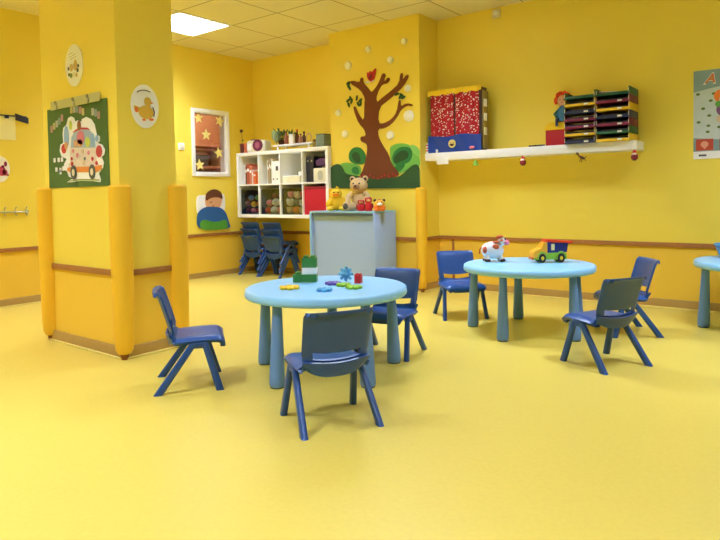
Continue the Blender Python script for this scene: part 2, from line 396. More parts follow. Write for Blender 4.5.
def make_chair():
    t = thing('child_chair', '', 'chair')
    vs = [0, .004, .01, .018, .028, .04]+lin(.06, SB, 16)
    B().sheet(shell, US, vs, .022).obj('seat', BLUE, t, 60)
    s0, s1 = acc[10]+.004, acc[11]+.012
    vb = lin(SB, s0, 3)+lin(s0, s1, 4)[1:]+lin(s1, acc[-1]-.02, 10)[1:]+[acc[-1]-q for q in (.014, .009, .005, .002, 0)]
    def slot(u, s): return s0 < s < s1-.0 and abs(u) < .72
    def bshell(u, s):
        k = 1-(u/.76)**2 if abs(u) < .76 else 0
        return shell(u, s-.012*k*math.exp(-((s-s1)/.03)**2)-.008*k*math.exp(-((s-s0)/.012)**2))
    B().sheet(bshell, US, vb, .011, slot).obj('backrest', BLUE, t, 60)
    # cross bar below the slot, bulging to the rear
    B().sheet(lambda u, v: Vector((u*(.140-.020*v*v), -.086-.016*(1-u*u)+.016*v, .282-.058*v*(1-.45*u**4)-.014*(1-u*u))), [k/10-1 for k in range(21)], lin(0, 1, 6), .010).obj('crossbar', BLUE, t, 60)
    def leg(sx, rear):
        foot = Vector((sx*.160, -.145 if rear else .142, 0)); hip = Vector((sx*.142, .022 if rear else .076, .228))
        bm_ = bmesh.new(); rings = []
        for k in range(9):
            f = k/8; c = foot.lerp(hip, f); a = .019-.002*f; b = .014-.001*f
            if rear: a *= 1.15
            rings.append([bm_.verts.new((c.x+b*math.copysign(abs(math.cos(q))**.6, math.cos(q)), c.y+a*math.copysign(abs(math.sin(q))**.6, math.sin(q)), c.z)) for q in [2*PI*m_/16 for m_ in range(16)]])
        for a_, b_ in zip(rings, rings[1:]):
            for m_ in range(16): bm_.faces.new((a_[m_], a_[(m_+1) % 16], b_[(m_+1) % 16], b_[m_]))
        bm_.faces.new(rings[0][::-1]); bm_.faces.new(rings[-1])
        B().merge(bm_).obj('leg', BLUE, t, 50)
    for sx in (-1, 1):
        for rear in (0, 1): leg(sx, rear)
    for sx in (-1, 1):
        B().box((sx*.139, .050, .222), (.030, .088, .034), .010, seg=3).obj('leg_bracket', BLUE, t)
    return t
chair0 = make_chair(); used = [False]
def place_chair(cx, cy, ang, label, z=0, group='blue child chairs in the room', tilt=0):
    """ang: heading of the seat front in degrees from +x"""
    c = chair0 if not used[0] else copy_tree(chair0)
    used[0] = True
    tag(c, label, 'chair', group, (cx, cy, z), (tilt, 0, math.radians(ang-90)))
    return c
place_chair(-1.662, 1.897, 151, 'blue plastic child chair nearest the viewer, its back turned, at the front table')
place_chair(-2.572, 1.873, 53, 'blue plastic child chair seen side on between column and front table')
place_chair(-2.083, 2.925, 282, 'blue plastic child chair behind the right side of the front table')
place_chair(-2.266, 4.103, 316, 'blue plastic child chair in the corner left of the cow table')
place_chair(-.9955, 3.392, 153, 'blue plastic child chair with dark back turned, right front of the cow table')
place_chair(-1.098, 4.222, 216, 'blue plastic child chair close to the wall, right behind the cow table')
for sx, nm in ((at('y', 4.87, 247.4, 240).x, 'left'), (at('y', 4.87, 268.6, 240).x, 'right')):
    for k, lv in enumerate(('lowest', 'middle', 'topmost')):
        place_chair(sx, 5.02+k*.012, 90, 'dark blue child chair, %s in the %s stack under the bookcase' % (lv, nm), k*.075, 'stacked blue chairs under the bookcase')

# ---------------------------------------------------------------- tables
def make_table():
    t = thing('round_table', '', 'table')
    R_ = .430; z1, z0 = .4494, .402
    B().lathe([(0, z0), (R_-.02, z0), (R_-.008, z0+.003), (R_-.002, z0+.008), (R_, z0+.016), (R_-.003, z1-.007), (R_-.012, z1-.001), (R_-.02, z1), (0, z1)], seg=96).obj('tabletop', LBLUE, t, 50)
    for k in range(5):
        a = k*2*PI/5; d = Vector((math.cos(a), math.sin(a), 0)); n = 14; bm_ = bmesh.new(); rings = []
        for q, z in enumerate([0, .003, .01, .02, .05, .10, .2, .3, .4, z0]):
            rr = [.027, .033, .0365, .038, .0375, .0355, .031, .027, .0235, .0225][q]
            c = d*(.3776-.012*z/z0)
            rings.append([bm_.verts.new((c.x+rr*math.cos(2*PI*m_/24), c.y+rr*math.sin(2*PI*m_/24), z)) for m_ in range(24)])
        for a_, b_ in zip(rings, rings[1:]):
            for m_ in range(24): bm_.faces.new((a_[m_], a_[(m_+1) % 24], b_[(m_+1) % 24], b_[m_]))
        bm_.faces.new(rings[0][::-1]); bm_.faces.new(rings[-1])
        lg = B().merge(bm_).obj('leg', LEGB, t, 50)
        B().cyl((d.x*.3776, d.y*.3776, -.0005), .0335, .006).obj('foot_pad', PAD, lg)
    return t
T0 = make_table()
tag(T0, 'round light blue child table with building toys on it, nearest the viewer', 'table', 'round blue tables', (-2.160, 2.453, 0), (0, 0, 3.4618))
T1 = copy_tree(T0); tag(T1, 'round light blue child table with the toy cow and truck, by the wall', 'table', 'round blue tables', (-1.652, 3.933, 0), (0, 0, 3.4218))
T2 = copy_tree(T0); tag(T2, 'round light blue child table cut off by the right edge of the photo', 'table', 'round blue tables', (-.375, 4.80, 0), (0, 0, 3.546))
TZ = .4494

# ---------------------------------------------------------------- toys on the front table
def gear(px, py, m, label, r=.036):
    r *= 1.15; p = at('z', TZ, px, py)
    b = B()
    for k in range(6):
        a = k*PI/3; b.cyl((r*.72*math.cos(a), r*.72*math.sin(a), 0), r*.34, .015, seg=16, bev=.004)
    b.lathe([(r*.22, 0), (r*.6, 0), (r*.6, .012), (r*.45, .016), (r*.22, .016), (r*.22, 0)], seg=24)
    tag(b.obj('building_disc', m), label, 'toy', 'flower shaped building discs', p, (0, 0, random.random()))
p = at('z', TZ, 719, 257)
t = thing('plastic_tub', 'light blue plastic tub on the table at the right photo edge', 'tub', (-.552, 4.948, TZ))
B().lathe([(0, 0), (.115, 0), (.148, .085), (.154, .085), (.154, .094), (.144, .094), (.112, .006), (0, .006)], seg=40).obj('tub_body', mat('tub_blue', (84, 160, 226), .35), t)
B().tube([(.150*math.cos(a), .150*math.sin(a), .092) for a in lin(0, 2*PI, 40)], .004, 8).obj('rim', mat('tub_blue', (84, 160, 226), .35), t)
gear(289.5, 288.8, YEL, 'yellow flower shaped plastic disc lying left on the front table', .046)
gear(324.5, 291, SKY, 'bright blue flower shaped disc lying near the front table edge', .036)
gear(333, 284.5, PURP, 'purple flower shaped disc among the toys on the front table', .036)
gear(343.5, 286, LGRN, 'lime green flower disc behind, touching the purple disc', .034)
gear(354, 288.5, LGRN, 'lime green flower disc furthest right on the front table', .036)
p = at('z', TZ, 346, 282.5)
t = thing('gear_cluster', 'light blue spiky ball of joined gear discs on the front table', 'toy', p)
for k in range(3):
    M = TR(0, 0, .048) @ (RM(PI/2, 0, .5) if k == 0 else RM(PI/2, 0, .5+PI/2) if k == 1 else RM(0, 0, 0))
    b = B(); b.cyl((0, 0, -.005), .024, .010, M, 20)
    for q in range(8):
        a = q*PI/4; b.cyl((.033*math.cos(a), .033*math.sin(a), -.006), .009, .012, M, 12, bev=.002)
        b.box((.024*math.cos(a), .024*math.sin(a), 0), (.012, .012, .008), 0, M)
    b.obj('disc', mat('gear_pale_blue', (112, 190, 230), .4), t)
p = at('z', TZ, 358.5, 283)
t = thing('red_brick', 'small red plastic brick standing right of the blue gear ball', 'toy brick', p, .3)
B().box((0, 0, .0225), (.036, .036, .045), .002).obj('brick_body', RED, t)
for sx in (-1, 1):
    for sy in (-1, 1): B().cyl((sx*.009, sy*.009, .045), .0062, .007, seg=14).obj('stud', RED, t)
def brick(par, x, y, z, w, d, h, m, studs=None, name='brick'):
    o = B().box((x, y, z+h/2), (w, d, h), .0015).obj(name, m, par)
    if studs:
        nx, ny = studs
        for i in range(nx):
            for j in range(ny):
                B().cyl((x+(i-(nx-1)/2)*w/nx, y+(j-(ny-1)/2)*d/ny, z+h), .0135, .012, seg=16, bev=.001).obj('stud', m, o)
p = at('z', TZ, 306.5, 281.5)
t = thing('brick_tower', 'green and white toy brick tower standing on the front table', 'toy brick', p, .62)
hb = .044; cw = .046
brick(t, -.048, 0, 0, cw, .075, hb, GRN, (1, 2)); brick(t, .018, 0, 0, .085, .075, hb, GRN)
brick(t, .020, 0, hb, .081, .072, hb*.85, WHITE); brick(t, .020, 0, hb*1.85, .080, .072, hb*1.2, GRN, (2, 2))

# ---------------------------------------------------------------- toy cow
c0 = at('z', TZ, 493, 261.5)
CW = mat('cow_white', (238, 232, 224), .4); CO = mat('cow_orange', (206, 92, 36), .5)
t = thing('toy_cow', 'white toy cow with orange patches and pink snout on the rear table', 'toy', c0, yaw)
bd = B().ball((-.004, 0, .080), (.080, .060, .060)).obj('body', CW, t)
for c_, r_ in (((.008, -.046, .102), (.026, .014, .022)), ((.02, -.02, .138), (.026, .026, .008)), ((-.060, -.030, .084), (.018, .022, .026)), ((.03, .04, .1), (.02, .012, .02))):
    B().ball(c_, r_, seg=14, rings=8).obj('patch', CO, bd)
hd = B().ball((.058, -.02, .140), (.030, .028, .030)).obj('head', CW, t)
B().ball((.086, -.026, .134), (.024, .026, .020)).obj('snout', PINK, hd)
for s_ in (-1, 1):
    B().ball((.103, -.026+s_*.009, .137), .004, seg=8, rings=6).obj('nostril', DRED, hd)
    B().ball((.078, -.024+s_*.013, .156), (.006, .006, .009), seg=10, rings=8).obj('eye', BLACK, hd)
    B().ball((.050, -.02+s_*.034, .152), (.010, .018, .008), seg=12, rings=8).obj('ear', CO, hd)
    B().cyl((.058, -.02+s_*.018, .166), .005, .014, r2=.001, seg=10).obj('horn', FUR, hd)
B().ball((.040, -.02, .172), (.022, .018, .012)).ball((.056, -.02, .177), (.014, .014, .008)).obj('hair_tuft', CO, hd)
for sx, sy in ((-.04, -.03), (-.04, .03), (.045, -.03), (.045, .03)):
    lg = B().tube([(sx, sy, .05), (sx*1.15, sy*1.1, .015)], [.014, .015], 12).obj('leg', CW, t)
    B().ball((sx*1.22+.004, sy*1.2, .0125), (.021, .016, .0125), seg=14, rings=8).obj('hoof', BROWN, lg)
B().tube([(-.080, 0, .10), (-.092, 0, .085), (-.094, 0, .055)], [.005, .004, .005], 8).obj('tail', CO, t)

# ---------------------------------------------------------------- toy truck
c0 = at('z', TZ, 550, 262)
t = thing('toy_truck', 'toy truck with orange cab, blue box and red roof on the rear table', 'toy', c0, yaw+.05); t.scale = (.86, .9, 1.12)
S = .0072
B().prism([(-.142, .018), (-.142, .045), (-.10, .062), (.10, .062), (.118, .05), (.118, .018)], -.045, .045, RM(PI/2)).obj('chassis', LGRN, t)
B().prism([(-.150, .03), (-.150, .058), (-.138, .072), (-.085, .088), (-.066, .118), (-.038, .125), (-.038, .055), (-.06, .03)], -.048, .048, RM(PI/2)).obj('cab', mat('truck_orange', (248, 176, 40), .4), t)
B().box((-.152, 0, .026), (.016, .09, .018), .006).obj('bumper', mat('truck_bumper', (226, 110, 40), .4), t)
B().prism([(-.038, .060), (-.042, .125), (.130, .122), (.118, .062)], -.046, .046, RM(PI/2)).obj('cargo_box', mat('truck_blue', (38, 44, 110), .4), t)
B().prism([(-.048, .126), (-.046, .142), (.160, .128), (.160, .116)], -.052, .052, RM(PI/2)).obj('roof', mat('truck_red', (232, 66, 30), .4), t)
for s_ in (-1, 1):
    B().box((.006, s_*.0465, .094), (.027, .003, .038), .001).obj('window_panel', mat('pale_yellow', (246, 236, 160), .5), t)
    for wx in (-.078, .072):
        wh = B().cyl((0, 0, -.011), .0275, .022, TR(wx, s_*.042, .0275) @ RM(PI/2), 28, bev=.004).obj('wheel', BLACK, t)
        B().cyl((0, 0, -.013), .0125, .026, TR(wx, s_*.042, .0275) @ RM(PI/2), 20, bev=.002).obj('hub', YEL, wh)
        B().tube([(wx+.036*math.cos(a), s_*.047, .0275+.036*math.sin(a)) for a in lin(.1, PI-.1, 12)], .006, 8).obj('mudguard', LGRN, t)

# ---------------------------------------------------------------- grey cabinet with toys
KX0, KX1, KY0, KY1, KH = -4.175, -3.371, 4.515, 4.86, .777
t = thing('toy_cabinet', 'grey cabinet with pale blue edges standing against the tree pillar', 'cabinet', ((KX0+KX1)/2, KY0, 0))
W2 = (KX1-KX0)/2; DD = KY1-KY0
B().box((0, DD/2+.012, KH/2), (2*W2-.036, DD-.03, KH-.03)).obj('body', GREYP, t)
for s_ in (-1, 1): B().box((s_*(W2-.009), DD/2, KH/2-.01), (.018, DD, KH-.02), .002).obj('side_panel', GREYP, t)
B().box((0, DD/2, KH-.009), (2*W2, DD, .018), .002).obj('top_board', FRAMEB, t)
B().box((-W2+.012, -.002, KH/2-.01), (.022, .006, KH-.02), .001).obj('edge_strip', FRAMEB, t)
B().box((0, .010, KH-.032), (2*W2-.05, .012, .022), .001).obj('shade_strip', mat('shade_grey', (84, 98, 108), .8), t)  # dark strip stands in for the shadow gap under the top board

def onshelf(px, py, y, z): q = at('y', y, px, py); return Vector((q.x, y, z))
yT = 4.86; kz = KH
def at_cab(px, y=4.68): return Vector((at('y', y, px, 205).x, y, kz))
# teddy bear
p = at_cab(359)
t = thing('teddy_bear', 'beige teddy bear sitting on the grey cabinet', 'teddy bear', p, yaw-.35)
B().ball((0, .02, .10), (.075, .062, .10)).obj('body', FUR, t)
h_ = B().ball((0, 0, .245), (.088, .075, .076)).obj('head', FUR, t)
for s_ in (-1, 1):
    e_ = B().ball((s_*.066, .01, .308), (.030, .016, .030), seg=16, rings=10).obj('ear', FUR, h_)
    B().ball((s_*.066, -.001, .306), (.018, .009, .018), seg=12, rings=8).obj('inner_ear', BROWN, e_)
    B().ball((s_*.030, -.066, .262), .009, seg=10, rings=8).obj('eye', BLACK, h_)
    B().tube([(s_*.065, .0, .17), (s_*.10, -.03, .13), (s_*.085, -.07, .09)], [.030, .030, .026], 14).ball((s_*.085, -.072, .088), .027).obj('arm', FUR, t)
    l_ = B().tube([(s_*.045, 0, .045), (s_*.075, -.07, .042), (s_*.085, -.11, .045)], [.042, .040, .038], 14).ball((s_*.087, -.115, .046), (.040, .026, .045)).obj('leg', FUR, t)
    B().ball((s_*.087, -.136, .046), (.026, .009, .030)).obj('paw_pad', GREYD, l_)
m_ = B().ball((0, -.068, .228), (.034, .032, .028)).obj('muzzle', mat('muzzle_fur', (176, 134, 96), .95), h_)
B().ball((0, -.098, .238), (.014, .008, .010), seg=12, rings=8).obj('nose', BROWN, m_)
# yellow plush duck
p = at_cab(337, 4.66)
t = thing('plush_duck', 'fluffy yellow plush duck on the left of the grey cabinet', 'plush toy', p, yaw); t.scale = (1.2, 1.2, 1.12)
B().ball((0, .02, .07), (.062, .055, .068)).obj('body', FURY, t)
h_ = B().ball((-.005, 0, .150), (.046, .044, .046)).obj('head', FURY, t)
B().prism(circ(0, 0, .026, .018), -.007, .007, TR(-.008, -.05, .140)).obj('beak', ORG, h_)
B().ball((0, .0, .198), (.010, .008, .020), seg=10, rings=8).ball((.012, .004, .194), (.008, .006, .016), seg=10, rings=8).obj('crest', FURY, h_)
for s_ in (-1, 1):
    B().ball((s_*.018-.005, -.040, .162), .006, seg=8, rings=6).obj('eye', BLACK, h_)
    B().ball((s_*.062, .0, .075), (.024, .034, .046), rot=RM(0, s_*-.5)).obj('wing', FURY, t)
    B().ball((s_*.050, -.045, .022), (.034, .042, .022)).obj('foot', FURY, t)
# two red figures
for k, (px, hh, lab) in enumerate([(361, .082, 'shorter red toy figure at the teddy bear feet'), (368.5, .100, 'taller red toy figure right beside the shorter red one')]):
    p = at_cab(px, 4.57)
    t = thing('toy_figure', lab, 'toy', p, yaw, 'red toy figures on the cabinet'); t.scale = (1.08, 1.08, 1.28)
    B().cyl((0, 0, 0), .034, hh*.6, seg=24, r2=.031, bev=.006).obj('body', RED, t)
    h_ = B().cyl((0, 0, hh*.6), .029, hh*.4, seg=24, r2=.032, bev=.008).obj('head', RED, t)
    B().box((0, -.029, hh*.8), (.034, .008, hh*.18), .003).obj('face', mat('face_cream', (238, 190, 120), .6), h_)
    for s_ in (-1, 1):
        B().box((s_*.008, -.034, hh*.83), (.006, .003, .006), .001).obj('eye', BLACK, h_)
        B().ball((s_*.033, -.006, hh*.38), (.010, .012, .020), seg=12, rings=8).obj('arm', DRED, t)
# little tiger
p = at_cab(379.5, 4.59)
t = thing('toy_tiger', 'small orange and yellow striped animal toy, rightmost on the cabinet', 'toy', p, yaw); t.scale = (1.15, 1.15, 1.15)
B().ball((0, 0, .028), (.050, .036, .028)).obj('body', ORG, t)
h_ = B().ball((0, -.008, .062), (.042, .034, .030)).obj('head', mat('tiger_yellow', (244, 186, 60), .6), t)
B().ball((0, -.036, .056), (.022, .012, .014)).obj('muzzle', PAPER, h_)
for s_ in (-1, 1):
    B().ball((s_*.036, 0, .086), (.013, .009, .012), seg=12, rings=8).obj('ear', BROWN, h_)
    B().ball((s_*.015, -.038, .072), .005, seg=8, rings=6).obj('eye', BLACK, h_)
    B().ball((s_*.030, -.030, .012), (.014, .018, .012), seg=12, rings=8).obj('paw', ORG, t)
B().box((0, -.014, .092), (.030, .008, .006), .002).obj('stripe', RED, h_)

# ---------------------------------------------------------------- bookcase on the wall
QX0, QX1, QY0, QZ0, QZ1 = -5.660, -4.221, 4.862, .687, 1.447
t = thing('wall_bookcase', 'white eight compartment bookcase hung on the back wall', 'bookcase', (QX0, QY0, QZ0))
QW, QH, QD = QX1-QX0, QZ1-QZ0, BY-.002-QY0; ot, it = .038, .016
B().box((QW/2, QD/2, QH-ot/2), (QW, QD, ot), .002).obj('top_board', WHITE, t); B().box((QW/2, QD/2, ot/2), (QW, QD, ot), .002).obj('bottom_board', WHITE, t)
for x in (ot/2, QW-ot/2): B().box((x, QD/2, QH/2), (ot, QD, QH-2*ot), .001).obj('side_panel', WHITE, t)
cw_ = (QW-2*ot-3*it)/4; ch_ = (QH-2*ot-it)/2
B().box((QW/2, QD/2, QH/2), (QW-2*ot, QD-.002, it), .001).obj('middle_board', WHITE, t)
for k in range(1, 4):
    x = ot+k*cw_+(k-.5)*it
    for z in (ot+ch_/2, ot+ch_*1.5+it): B().box((x, QD/2, z), (it, QD-.002, ch_), .001).obj('divider', WHITE, t)
B().box((QW/2, QD-.004, QH/2), (QW-2*ot, .006, QH-2*ot)).obj('back_board', mat('back_board', (208, 204, 170), .6), t)
def cell(c, r): return QX0+ot+c*(cw_+it), QZ0+ot+r*(ch_+it)
def book(x, z, w, h, d, m, lab, cat='book', y=None, lean=0, grp='books in the bookcase', nm='book'):
    y = QY0+.05 if y is None else y
    o = thing(nm, lab, cat, (x+w/2, y, z), 0, grp, rot=(0, lean, 0))
    B().box((0, d/2, h/2), (w, d, h), .0015).obj('cover', m, o); B().box((0, d/2+.003, h/2+.001), (w*.7, d-.002, h-.004)).obj('pages', PAPER, o)
    B().box((0, -.0006, h*.7), (w*.7, .001, h*.14)).obj('spine_label', PAPER if m is not PAPER else GREYD, o)
bc = lambda n, c: mat(n, c, .6, .2, 40)
x, z = cell(0, 1)
for k, (dx, w_, h_, m, l) in enumerate([(.125, .014, .235, bc('spine_white', (226, 214, 200)), 'white spined thin book, first on the left of the upper left compartment'),
    (.142, .020, .225, bc('spine_brown', (90, 60, 50)), 'dark brown book beside the thin white one, upper left compartment'),
    (.164, .042, .240, bc('spine_rust', (176, 84, 56)), 'thick rust coloured book, upper left compartment'),
    (.208, .036, .215, bc('spine_salmon', (206, 120, 90)), 'salmon coloured book right of the rust one, upper left compartment'),
    (.248, .022, .17, bc('spine_pale', (226, 206, 190)), 'short pale book, upper left compartment'),
    (.273, .040, .15, bc('spine_orange', (226, 110, 50)), 'short orange book, last in the upper left compartment')]):
    book(x+dx-.045, z, w_*1.08, h_, .2, m, l, y=QY0+.02)
x, z = cell(1, 1)
for k, (dx, w_, h_, c, l) in enumerate([(.085, .016, .27, (214, 206, 180), 'tall cream folder, first in the second upper compartment'), (.103, .012, .25, (130, 120, 80), 'thin olive book, second upper compartment'),
    (.118, .018, .29, (190, 150, 110), 'tall tan book, second upper compartment'), (.139, .012, .27, (90, 110, 80), 'thin green book, second upper compartment'), (.154, .020, .28, (226, 220, 200), 'tall off white book beside the white binders')]):
    book(x+dx, z, w_, h_, .22, bc('spine_%d' % k, c), l)
for k in range(2):
    b_ = thing('ring_binder', 'white ring binder, %s of the pair in the second upper compartment' % ('left' if k == 0 else 'right'), 'binder', (x+.21+k*.058, QY0+.03, z), 0, 'white ring binders')
    B().box((0, .13, .125), (.055, .26, .25), .002).obj('cover', WHITE, b_)
    B().cyl((0, 0, 0), .009, .003, TR(0, .001, .05) @ RM(PI/2), 14).obj('finger_hole', BLACK, b_)
    B().box((0, -.001, .17), (.036, .002, .05)).obj('spine_label', GREYD if k else PAPER, b_)
x, z = cell(2, 1)
b_ = thing('document_box', 'low cream plastic box in the third upper compartment', 'box', (x+.15, QY0+.13, z))
B().box((0, 0, .035), (.27, .22, .07), .008).obj('box_body', CREAM, b_); B().box((0, 0, .076), (.275, .225, .014), .005).obj('lid', WHITE, b_)
tag(B().ball((0, 0, .022), .022).cyl((0, 0, 0), .012, .004).obj('white_ball', WHITE), 'small white ball on the low cream box', 'ball', None, (x+.235, QY0+.08, z+.0835))
tag(B().box((0, 0, .02), (.10, .12, .04), .004).box((0, 0, .045), (.06, .08, .01), .002).obj('desk_punch', GREYD), 'dark small desk item right of the low cream box', 'stationery', None, (x+.30-.012, QY0+.3, z))
x, z = cell(3, 1)
for k in range(2):
    b_ = thing('ring_binder', 'black ring binder, %s of the pair in the fourth upper compartment' % ('left' if k == 0 else 'right'), 'binder', (x+.035+k*.055, QY0+.05, z), 0, 'black ring binders')
    B().box((0, .13, .14), (.052, .26, .28), .002).obj('cover', mat('binder_black', (34, 34, 48), .5), b_)
    B().cyl((0, 0, 0), .010, .003, TR(0, .001, .23) @ RM(PI/2), 14).obj('finger_ring', STEEL, b_)
b_ = thing('white_case', 'white plastic case with an arched front panel in the fourth upper compartment', 'case', (x+.225, QY0+.03, z))
B().box((0, .10, .075), (.20, .2, .15), .014, seg=3).obj('case_body', CREAM, b_)
B().prism(rrect(-.03, .02, .04, .12, .03), 0, .004, TR(0, .001, 0) @ RM(PI/2)).obj('front_panel', mat('panel_grey', (196, 194, 170), .5), b_)
B().tube([(-.05, .1, .15), (-.045, .1, .166), (.045, .1, .166), (.05, .1, .15)], .006, 8).obj('handle', CREAM, b_)
tag(B().box((0, 0, .035), (.19, .18, .07), .02, seg=3).box((0, -.06, .06), (.12, .05, .05), .015).obj('purple_pouch', mat('purple_pouch', (84, 46, 84), .8, .2)), 'dark purple pouch lying on the white case', 'pouch', None, (x+.225, QY0+.15, z+.172))
# lower compartments: clear tubs of toys
def tub(c, lab):
    x, z = cell(c, 0)
    b_ = thing('storage_tub', lab, 'storage tub', (x+cw_/2, QY0+.02, z+.001), 0, 'tubs of toys in the lower compartments')
    d = .32; w_ = cw_-.02; h = .29; m = mat('smoky_plastic', (58, 62, 64), .3)
    B().box((0, d/2, .004), (w_, d, .008)).obj('tub_base', m, b_)
    for s_ in (-1, 1): B().box((s_*(w_/2-.003), d/2, h/2+.004), (.006, d, h-.008)).obj('tub_side', m, b_)
    B().box((0, d-.003, h/2+.004), (w_-.012, .006, h-.008)).obj('tub_back', m, b_)
    B().box((0, .003, h/2+.004), (w_-.012, .004, h-.008)).obj('tub_front', CLEARP, b_)
    return x+.01, z+.009, w_, d
TOYC = {'red': (206, 50, 56), 'yellow': (240, 196, 40), 'green': (90, 160, 70), 'blue': (80, 130, 200), 'orange': (236, 130, 50), 'purple': (130, 80, 130), 'grey': (110, 120, 110), 'white': (232, 230, 226), 'pink': (224, 130, 150), 'beige': (220, 196, 160), 'maroon': (120, 40, 60)}
def toyheap(c, spec, kind, group, where_):
    x, z, w_, d = tub(c, where_[1])
    seen = {}
    for k, (u, v, r, cn, dy_) in enumerate(spec):
        r *= 1.12
        m = mat('toy_ball_'+cn, TOYC[cn], .6)
        px_, pz_ = x+u*w_, z+v*.28
        b = B().ball((0, 0, 0), (r, r*.9, r*.85))
        if kind == 'plush':
            b.ball((r*.6, -.3*r, r*.5), r*.45, seg=12, rings=8).ball((-r*.6, -.3*r, r*.5), r*.4, seg=12, rings=8).ball((0, -r*.6, -r*.2), r*.5, seg=12, rings=8)
        if kind == 'soft':
            b.ball((r*.5, -.1*r, r*.2), (r*.7, r*.5, r*.3), seg=12, rings=8, rot=RM(0, .5)).ball((-r*.5, -.2*r, -r*.1), (r*.6, r*.5, r*.35), seg=12, rings=8, rot=RM(0, -.4))
        if kind == 'ball': b.tube([(r*math.cos(a), r*.92*math.sin(a), 0) for a in lin(0, 2*PI, 20)], r*.06, 6)
        pos = ('bottom' if v < .25 else 'middle' if v < .55 else 'top')+' '+('left' if u < .36 else 'centre' if u < .66 else 'right')
        tag(b.obj({'ball': 'toy_ball', 'soft': 'cloth_toy', 'plush': 'plush_toy'}[kind], m), '%s %s at the %s of %s' % (cn, {'ball': 'toy ball', 'soft': 'cloth toy', 'plush': 'plush toy'}[kind], pos, where_[0]), 'toy', group, (px_, QY0+.02+.02+r+dy_, pz_))
toyheap(0, [(.22, .13, .036, 'maroon', 0), (.5, .12, .034, 'pink', 0), (.8, .13, .036, 'red', 0), (.2, .42, .038, 'purple', 0), (.52, .38, .036, 'yellow', 0), (.8, .40, .036, 'orange', .01), (.3, .66, .034, 'blue', .02), (.72, .66, .036, 'green', .01)],
        'ball', 'balls in the first tub', ('the first lower tub', 'smoky tub of coloured balls in the first lower compartment'))
toyheap(1, [(.18, .14, .038, 'red', 0), (.48, .15, .044, 'white', 0), (.82, .15, .042, 'pink', 0), (.25, .44, .040, 'pink', .0), (.56, .46, .046, 'white', 0), (.84, .46, .04, 'white', .0), (.45, .72, .036, 'maroon', .03), (.8, .73, .03, 'purple', .03)],
        'soft', 'cloth toys in the second tub', ('the second lower tub', 'smoky tub of white and pink cloth toys in the second lower compartment'))
toyheap(2, [(.2, .14, .040, 'beige', 0), (.52, .13, .042, 'orange', 0), (.83, .13, .038, 'beige', 0), (.2, .45, .044, 'white', 0), (.54, .44, .036, 'grey', 0.0), (.83, .42, .04, 'white', 0), (.2, .76, .036, 'pink', .02), (.56, .74, .042, 'beige', 0), (.84, .75, .038, 'red', .02)],
        'plush', 'plush toys in the third tub', ('the third lower tub', 'smoky tub of beige plush toys in the third lower compartment'))
x, z = cell(3, 0)
b_ = thing('fabric_bin', 'red fabric bin filling the lower right compartment', 'bin', (x+cw_/2, QY0+.015, z+.001))
fb = B(); w_ = cw_-.014
fb.box((0, .003, .15), (w_, .006, .3), .002).box((0, .33, .15), (w_, .006, .3), .002).box((0, .166, .004), (w_, .32, .008))
for s_ in (-1, 1): fb.box((s_*(w_/2-.003), .166, .15), (.006, .32, .3), .002)
fb.obj('bin_body', mat('red_fabric', (196, 22, 42), .85, .05, 60, bump=.3), b_)
B().box((0, -.002, .285), (w_, .006, .02), .002).obj('rim', DRED, b_)

# on top of the bookcase
TZB = QZ1
def onb(px, y=QY0+.12): return Vector((at('y', y, px, 148).x, y, TZB))
for k, (px, lab, c) in enumerate([(241.3, 'dark reddish flower pot with a thin plant, left end of bookcase top', (110, 50, 40)), (245.2, 'salmon cup beside the thin potted plant on the bookcase', (206, 110, 80))]):
    o = thing('plant_pot', lab, 'pot', onb(px+.8, QY0+.036), 0)
    B().lathe([(0, 0), (.020, 0), (.026, .1), (.029, .1), (.029, .112), (.022, .112), (.020, .09), (0, .09)], seg=24).obj('pot', mat('clay_%d' % k, c, .7), o)
    if k == 0:
        B().tube([(0, 0, .08), (.004, 0, .18), (-.006, 0, .255)], .0025, 6).obj('stem', LEAF, o)
        B().ball((-.006, 0, .262), (.024, .016, .020)).obj('flower', BROWN, o)
        B().ball((.012, 0, .15), (.02, .004, .008), rot=RM(0, -.6)).obj('leaf', LEAF, o)
    else: B().tube([(.028, 0, .09), (.044, 0, .08), (.044, 0, .045), (.026, 0, .035)], .004, 8).obj('cup_handle', mat('clay_1', c, .7), o)
o = thing('radio_player', 'white and purple portable disc player on the bookcase top', 'radio', onb(259.2, QY0+.13), .25); o.scale = (1, 1, 1.3)
B().box((0, 0, .055), (.26, .17, .11), .03, seg=4).obj('body', CREAM, o)
B().cyl((0, 0, 0), .062, .012, TR(.035, -.080, .062) @ RM(PI/2) @ Matrix.Diagonal((1.1, .85, 1, 1)), 36, bev=.003).obj('speaker', mat('player_purple', (110, 30, 70), .35), o)
B().cyl((0, 0, 0), .030, .006, TR(.035, -.092, .062) @ RM(PI/2), 28).obj('speaker_cone', mat('cone_pink', (170, 90, 120), .5), o)
B().cyl((0, 0, 0), .05, .01, TR(-.06, 0, .11), 30, bev=.003).obj('disc_lid', mat('lid_purple', (120, 70, 120), .4), o)
B().box((-.08, -.087, .05), (.06, .006, .06), .003).obj('control_panel', WHITE, o)
o = thing('raised_tray', 'long thin white tray on low feet on the bookcase top', 'tray', onb(293, QY0+.17))
ty_ = QY0+.17; xa, xb = at('y', ty_-.1, 272, 146).x, at('y', ty_-.1, 311, 143).x
o.location.x = (xa+xb)/2; tw = xb-xa
B().box((0, 0, .058), (tw, .20, .014), .003).obj('board', WHITE, o)
for sx in (-1, 1):
    for sy in (-1, 1): B().cyl((sx*(tw/2-.06), sy*.07, 0), .012, .052, seg=14).obj('foot', WHITE, o)
tzz = TZB+.0655
def ont(px, dy=-.02): return Vector((at('y', ty_+dy, px, 140).x, ty_+dy, tzz))
